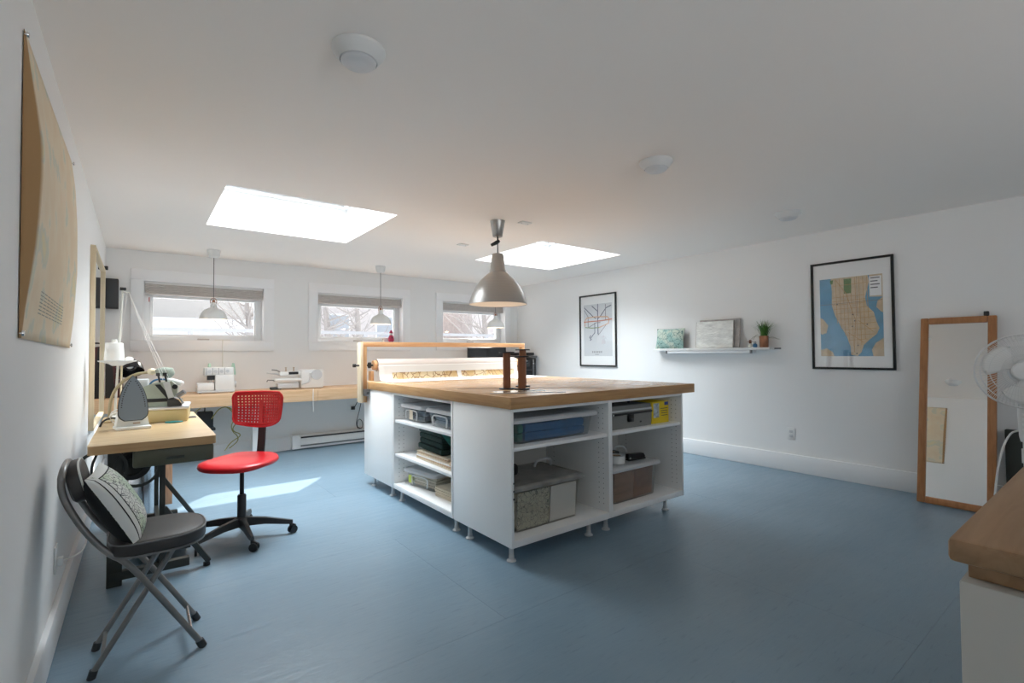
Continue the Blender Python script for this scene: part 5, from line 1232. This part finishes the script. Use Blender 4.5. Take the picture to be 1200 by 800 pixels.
flat(t, 'site_print', 'ink', [[(u, v), (u+.018, v), (u+.018, v+.014), (u, v+.014)] for u, v in ((.53, .47), (.56, .55), (.52, .62), (.75, .60), (.28, .33), (.60, .86), (.58, .96))], .0026, Y0, Y1, Z0, Z1)

# ledge with things
SZ = 1.262
sf = thing('wall_ledge', 'white picture ledge on the right wall', 'shelf', (XR-.06, 3.1, 1.23))
MB().box(XR-.125, XR-.001, 2.36, 3.79, SZ-.026, SZ, bev=.002).build('board', 'white_plastic', sf)
MB().box(XR-.115, XR-.001, 2.56, 3.60, SZ-.058, SZ-.0265, bev=.002).build('rail', 'trim', sf)
for y in (2.56, 3.60): MB().box(XR-.118, XR-.10, y-.01, y+.01, SZ-.062, SZ-.027, bev=.002).build('bracket', 'steel_grey', sf)
MB().box(XR-.02, XR-.0005, 2.30, 2.36, SZ-.02, SZ-.005, bev=.002).build('wall_bracket', 'steel_grey', sf)
cushion('ledge_cushion', 'teal map print cushion lying on the picture ledge', Matrix.Translation((XR-.075, 3.575, SZ+.122)) @ Matrix.Rotation(R(180), 4, 'Z') @ Matrix.Rotation(R(-10), 4, 'Y'), .40, .255, .045, 'map_pillow_teal', 'pillow_black')
def canvas(y0, y1, h, x0, m, label, w=.018):
    t = thing('wrapped_canvas', label, 'canvas', (x0, (y0+y1)/2, SZ), 0, 'canvases on the ledge')
    Mx = Matrix.Translation((x0, 0, SZ)) @ Matrix.Rotation(R(6), 4, 'Y')
    MB().box(-w, 0, y0, y1, .002, h, bev=.003, M=Mx).build('panel', m, t)
    MB().box(-w-.0012, -w-.0004, y0+.012, y1-.012, .014, h-.012, M=Mx).build('wrap_sheet', m, t)
    for yy in (y0, y1): MB().box(-w-.002, .001, yy-.002, yy+.002, .002, h, bev=.0008, M=Mx).build('edge_fold', 'canvas_back', t)
canvas(2.71, 3.19, .325, XR-.052, 'canvas_back', 'grey wrapped canvas behind the crinkled white one')
canvas(2.765, 3.215, .305, XR-.082, 'canvas_white', 'crinkled white wrapped canvas leaning on the ledge')
x, y = XR-.07, 2.44
t = thing('potted_grass', 'small potted grass plant in a copper glass on the ledge', 'plant', (x, y, SZ))
MB().lathe([(.001, 0), (.04, 0), (.043, .01), (.045, .12), (.042, .12), (.039, .012), (.001, .010)], (x, y, SZ), 24).build('pot', 'copper', t)
MB().lathe([(.001, .10), (.041, .10)], (x, y, SZ), 20).build('soil', 'dark_oak', t)
rnd = random.Random(3)
blade = MB()
for k in range(120):
    a = rnd.random()*6.28; r0 = rnd.random()*.03; L = rnd.uniform(.13, .24); sp = rnd.uniform(.0, .95); d = Vector((math.cos(a), math.sin(a), 0)); p = Vector((x, y, SZ+.10))+d*r0; w = Vector((-d.y, d.x, 0))*.003
    pts = [p, p+d*L*sp*.25+Vector((0, 0, L*.5)), p+d*L*sp*.7+Vector((0, 0, L*(.95-.3*sp)))]
    for q in pts: q.x = min(q.x, XR-.006)
    blade.add([pts[0]-w, pts[0]+w, pts[1]+w, pts[1]-w, pts[2]], [(0, 1, 2, 3), (3, 2, 4)])
blade.build('grass_blades', 'leaf', t, kind='stuff')
dry = MB()
for k in range(7):
    s = 1 if k < 4 else -1; dry.tube([(x, y+s*.03, SZ+.10), (x-.02, y+s*(.06+.012*k), SZ+.15-.01*k), (x-.02, y+s*(.10+.012*k), SZ+.08)], .0012, 4, smooth=1)
dry.build('dry_blades', 'leaf_dry', t)
for k, (y, m, m2, lb) in enumerate(((2.575, 'offwhite', 'spool_brown', 'tiny white figurine with a brown hat on the ledge'), (2.525, 'blue_cord', 'photo_grey', 'tiny blue figurine beside the potted grass'))):
    t = thing('tiny_figurine', lb, 'figurine', (XR-.09, y, SZ), 0, 'tiny figurines on the ledge')
    MB().lathe([(.015, 0), (.022, .008), (.021, .03), (.014, .042), (.001, .045)], (XR-.09, y, SZ), 14).build('body', m, t)
    MB().ball((XR-.09, y, SZ+.052), .014, 12, 8).build('head', m2, t)
    if k == 0: MB().lathe([(.03, .06), (.03, .064), (.014, .066), (.012, .08), (.001, .081)], (XR-.09, y, SZ), 14).build('hat', m2, t)
t = thing('right_outlet', 'white double outlet low on the right wall', 'outlet', (XR-.004, 2.22, .32))
MB().box(XR-.007, XR-.0005, 2.18, 2.255, .32, .44, bev=.002).build('plate', 'white_plastic', t)
for z in (.345, .39): MB().box(XR-.009, XR-.006, 2.20, 2.235, z, z+.028, bev=.002).build('socket', 'lid_grey', t)

# leaning floor mirror
t = thing('floor_mirror', 'tall wood framed mirror leaning on the right wall', 'mirror', (4.99, .92, 0), 0, local=True)
tl = R(10.1)
Mm = Matrix.Rotation(tl, 4, 'Y'); Wd, Hh, fw, ft = .46, 1.50, .052, .03
for bx in ((-Wd/2, -Wd/2+fw, 0, Hh), (Wd/2-fw, Wd/2, 0, Hh)): MB().box(-ft, 0, bx[0], bx[1], bx[2], bx[3], bev=.008, M=Mm).build('frame_bar', 'mirror_wood', t)
for z in (0, Hh-fw): MB().box(-ft, 0, -Wd/2+fw, Wd/2-fw, z, z+fw, bev=.008, M=Mm).build('frame_bar', 'mirror_wood', t)
MB().box(-.014, -.004, -Wd/2+fw-.004, Wd/2-fw+.004, fw-.004, Hh-fw+.004, M=Mm).build('mirror_glass', 'mirror', t)
MB().box(-.03, .0, -.185, -.155, Hh, Hh+.035, bev=.004, M=Mm).build('clip', 'black', t)
t.location.z = .005
tag(B(-.03, .03, -.16, .16, 0, .62, bev=.004).build('dark_panel', 'panel_dark', localv=True, origin=(5.19, .50, .0)), 'dark panel standing behind the fan beside floor mirror', 'panel')

# pedestal fan
def fan():
    fx_, fy, fz = 3.97, .42, 1.095
    t = thing('pedestal_fan', 'white pedestal fan with wire guard before the floor mirror', 'fan', (fx_, fy, 0), local=True)
    face = math.atan2(-.10, -1.0)   # towards the room
    MB().lathe([(.001, 0), (.20, 0), (.20, .01), (.14, .025), (.04, .04), (.03, .09), (.001, .09)], (0, 0, 0), 36).build('base', 'fan_white', t)
    MB().cyl((0, 0, .08), (0, 0, .70), .016, n=16).build('pole', 'fan_white', t)
    cl = MB().cyl((0, 0, .58), (0, 0, .66), .022, n=16).build('pole_collar', 'fan_white', t)
    Mf = Matrix.Translation((0, 0, fz)) @ Matrix.Rotation(face, 4, 'Z') @ Matrix.Rotation(R(-4), 4, 'Y')   # local +x = facing
    MB().lathe([(.001, .70), (.024, .70), (.03, .73), (.034, .86), (.03, .93), (.022, .99), (.02, 1.04), (.001, 1.04)], (0, 0, 0), 20).build('control_column', 'fan_white', t)
    for k in range(4): MB().box(-.038, -.03, -.012, .012, .765+k*.028, .777+k*.028, bev=.002).build('button', 'white_plastic', cl)
    def L(mb):
        mb.v = [Mf @ p for p in mb.v]; return mb
    L(MB().lathe([(.001, -.15), (.05, -.14), (.068, -.09), (.07, -.02), (.06, .0), (.001, .0)], (0, 0, 0), 28, (1, 0, 0))).build('motor_housing', 'fan_white', t)
    L(MB().lathe([(.001, .004), (.045, .004), (.05, .02), (.045, .05), (.025, .062), (.001, .065)], (0, 0, 0), 28, (1, 0, 0))).build('hub', 'fan_white', t)
    for k in range(3):
        a0 = R(30+120*k)
        def fn(u, v, a0=a0):
            r = .045+.135*u; wdt = .35+.75*math.sin(u*math.pi*.62); a = a0+(v-.5)*wdt*1.25; x = .03+(v-.5)*.05*(1-.3*u)
            if u > .85: r -= .02*((v-.5)*2)**2
            return Vector((x, r*math.cos(a), r*math.sin(a)))
        L(MB().grid(fn, 10, 8)).build('blade', 'white_plastic', t, solid=.003, angle=80)
    RG = .205
    for nm, xs in (('front_guard', (.075, .09, .085, .05)), ('rear_guard', (-.005, -.015, -.01, .035))):
        mb = MB()
        for k in range(72):
            a = 2*math.pi*k/72+(0 if nm[0] == 'f' else .04); tw = .22
            pts = []
            for q, (r, x) in enumerate(((.05, xs[0]), (.11, xs[1]), (.17, xs[2]), (RG, xs[3]))):
                aa = a+tw*(r/RG); pts.append((x, r*math.cos(aa), r*math.sin(aa)))
            mb.tube(pts, .0011, 4)
        for r, x in ((.05, xs[0]), (.09, xs[1]), (.14, xs[1]*.97), (.18, xs[2]*.9)):
            mb.tube([(x, r*math.cos(k*2*math.pi/48), r*math.sin(k*2*math.pi/48)) for k in range(48)], .0014, 5, closed=True)
        L(mb).build(nm, 'fan_white', t)
    mb = MB().tube([(.042, RG*math.cos(k*2*math.pi/64), RG*math.sin(k*2*math.pi/64)) for k in range(64)], .005, 8, closed=True); L(mb).build('guard_rim', 'fan_white', t)
    L(MB().lathe([(.001, .088), (.05, .086), (.052, .092), (.045, .099), (.001, .103)], (0, 0, 0), 32, (1, 0, 0))).build('guard_badge', 'fan_white', t)
    L(MB().box(.036, .052, RG*math.cos(R(10))-.012, RG*math.cos(R(10))+.006, RG*math.sin(R(10))-.01, RG*math.sin(R(10))+.01)).build('guard_clip', 'steel_grey', t)
    MB().tube([(.01, .03, .76), (.0, .07, .74), (-.02, .11, .60), (-.03, .13, .42), (-.05, .14, .2), (-.05, .15, .006), (.0, .3, .006)], .005, 7, smooth=2).build('cord', 'cable_white', t)
fan()

# foreground counter
fc = thing('foreground_counter', 'white cabinet counter with a dark oak top in the foreground', 'counter', (2.2, -.2, 0))
cx0, cy1, cz = 1.10, .215, .90
MB().box(cx0, 3.1, -.55, cy1, cz-.04, cz, bev=.008).build('top', 'dark_oak', fc)
MB().box(cx0+.035, 3.07, -.52, cy1-.02, cz-.07, cz-.0405, bev=.002).build('sub_top', 'dark_oak', fc)
MB().box(cx0+.012, 3.08, -.53, cy1-.012, .0, cz-.072, bev=.003).build('cabinet_body', 'shaded_white', fc)
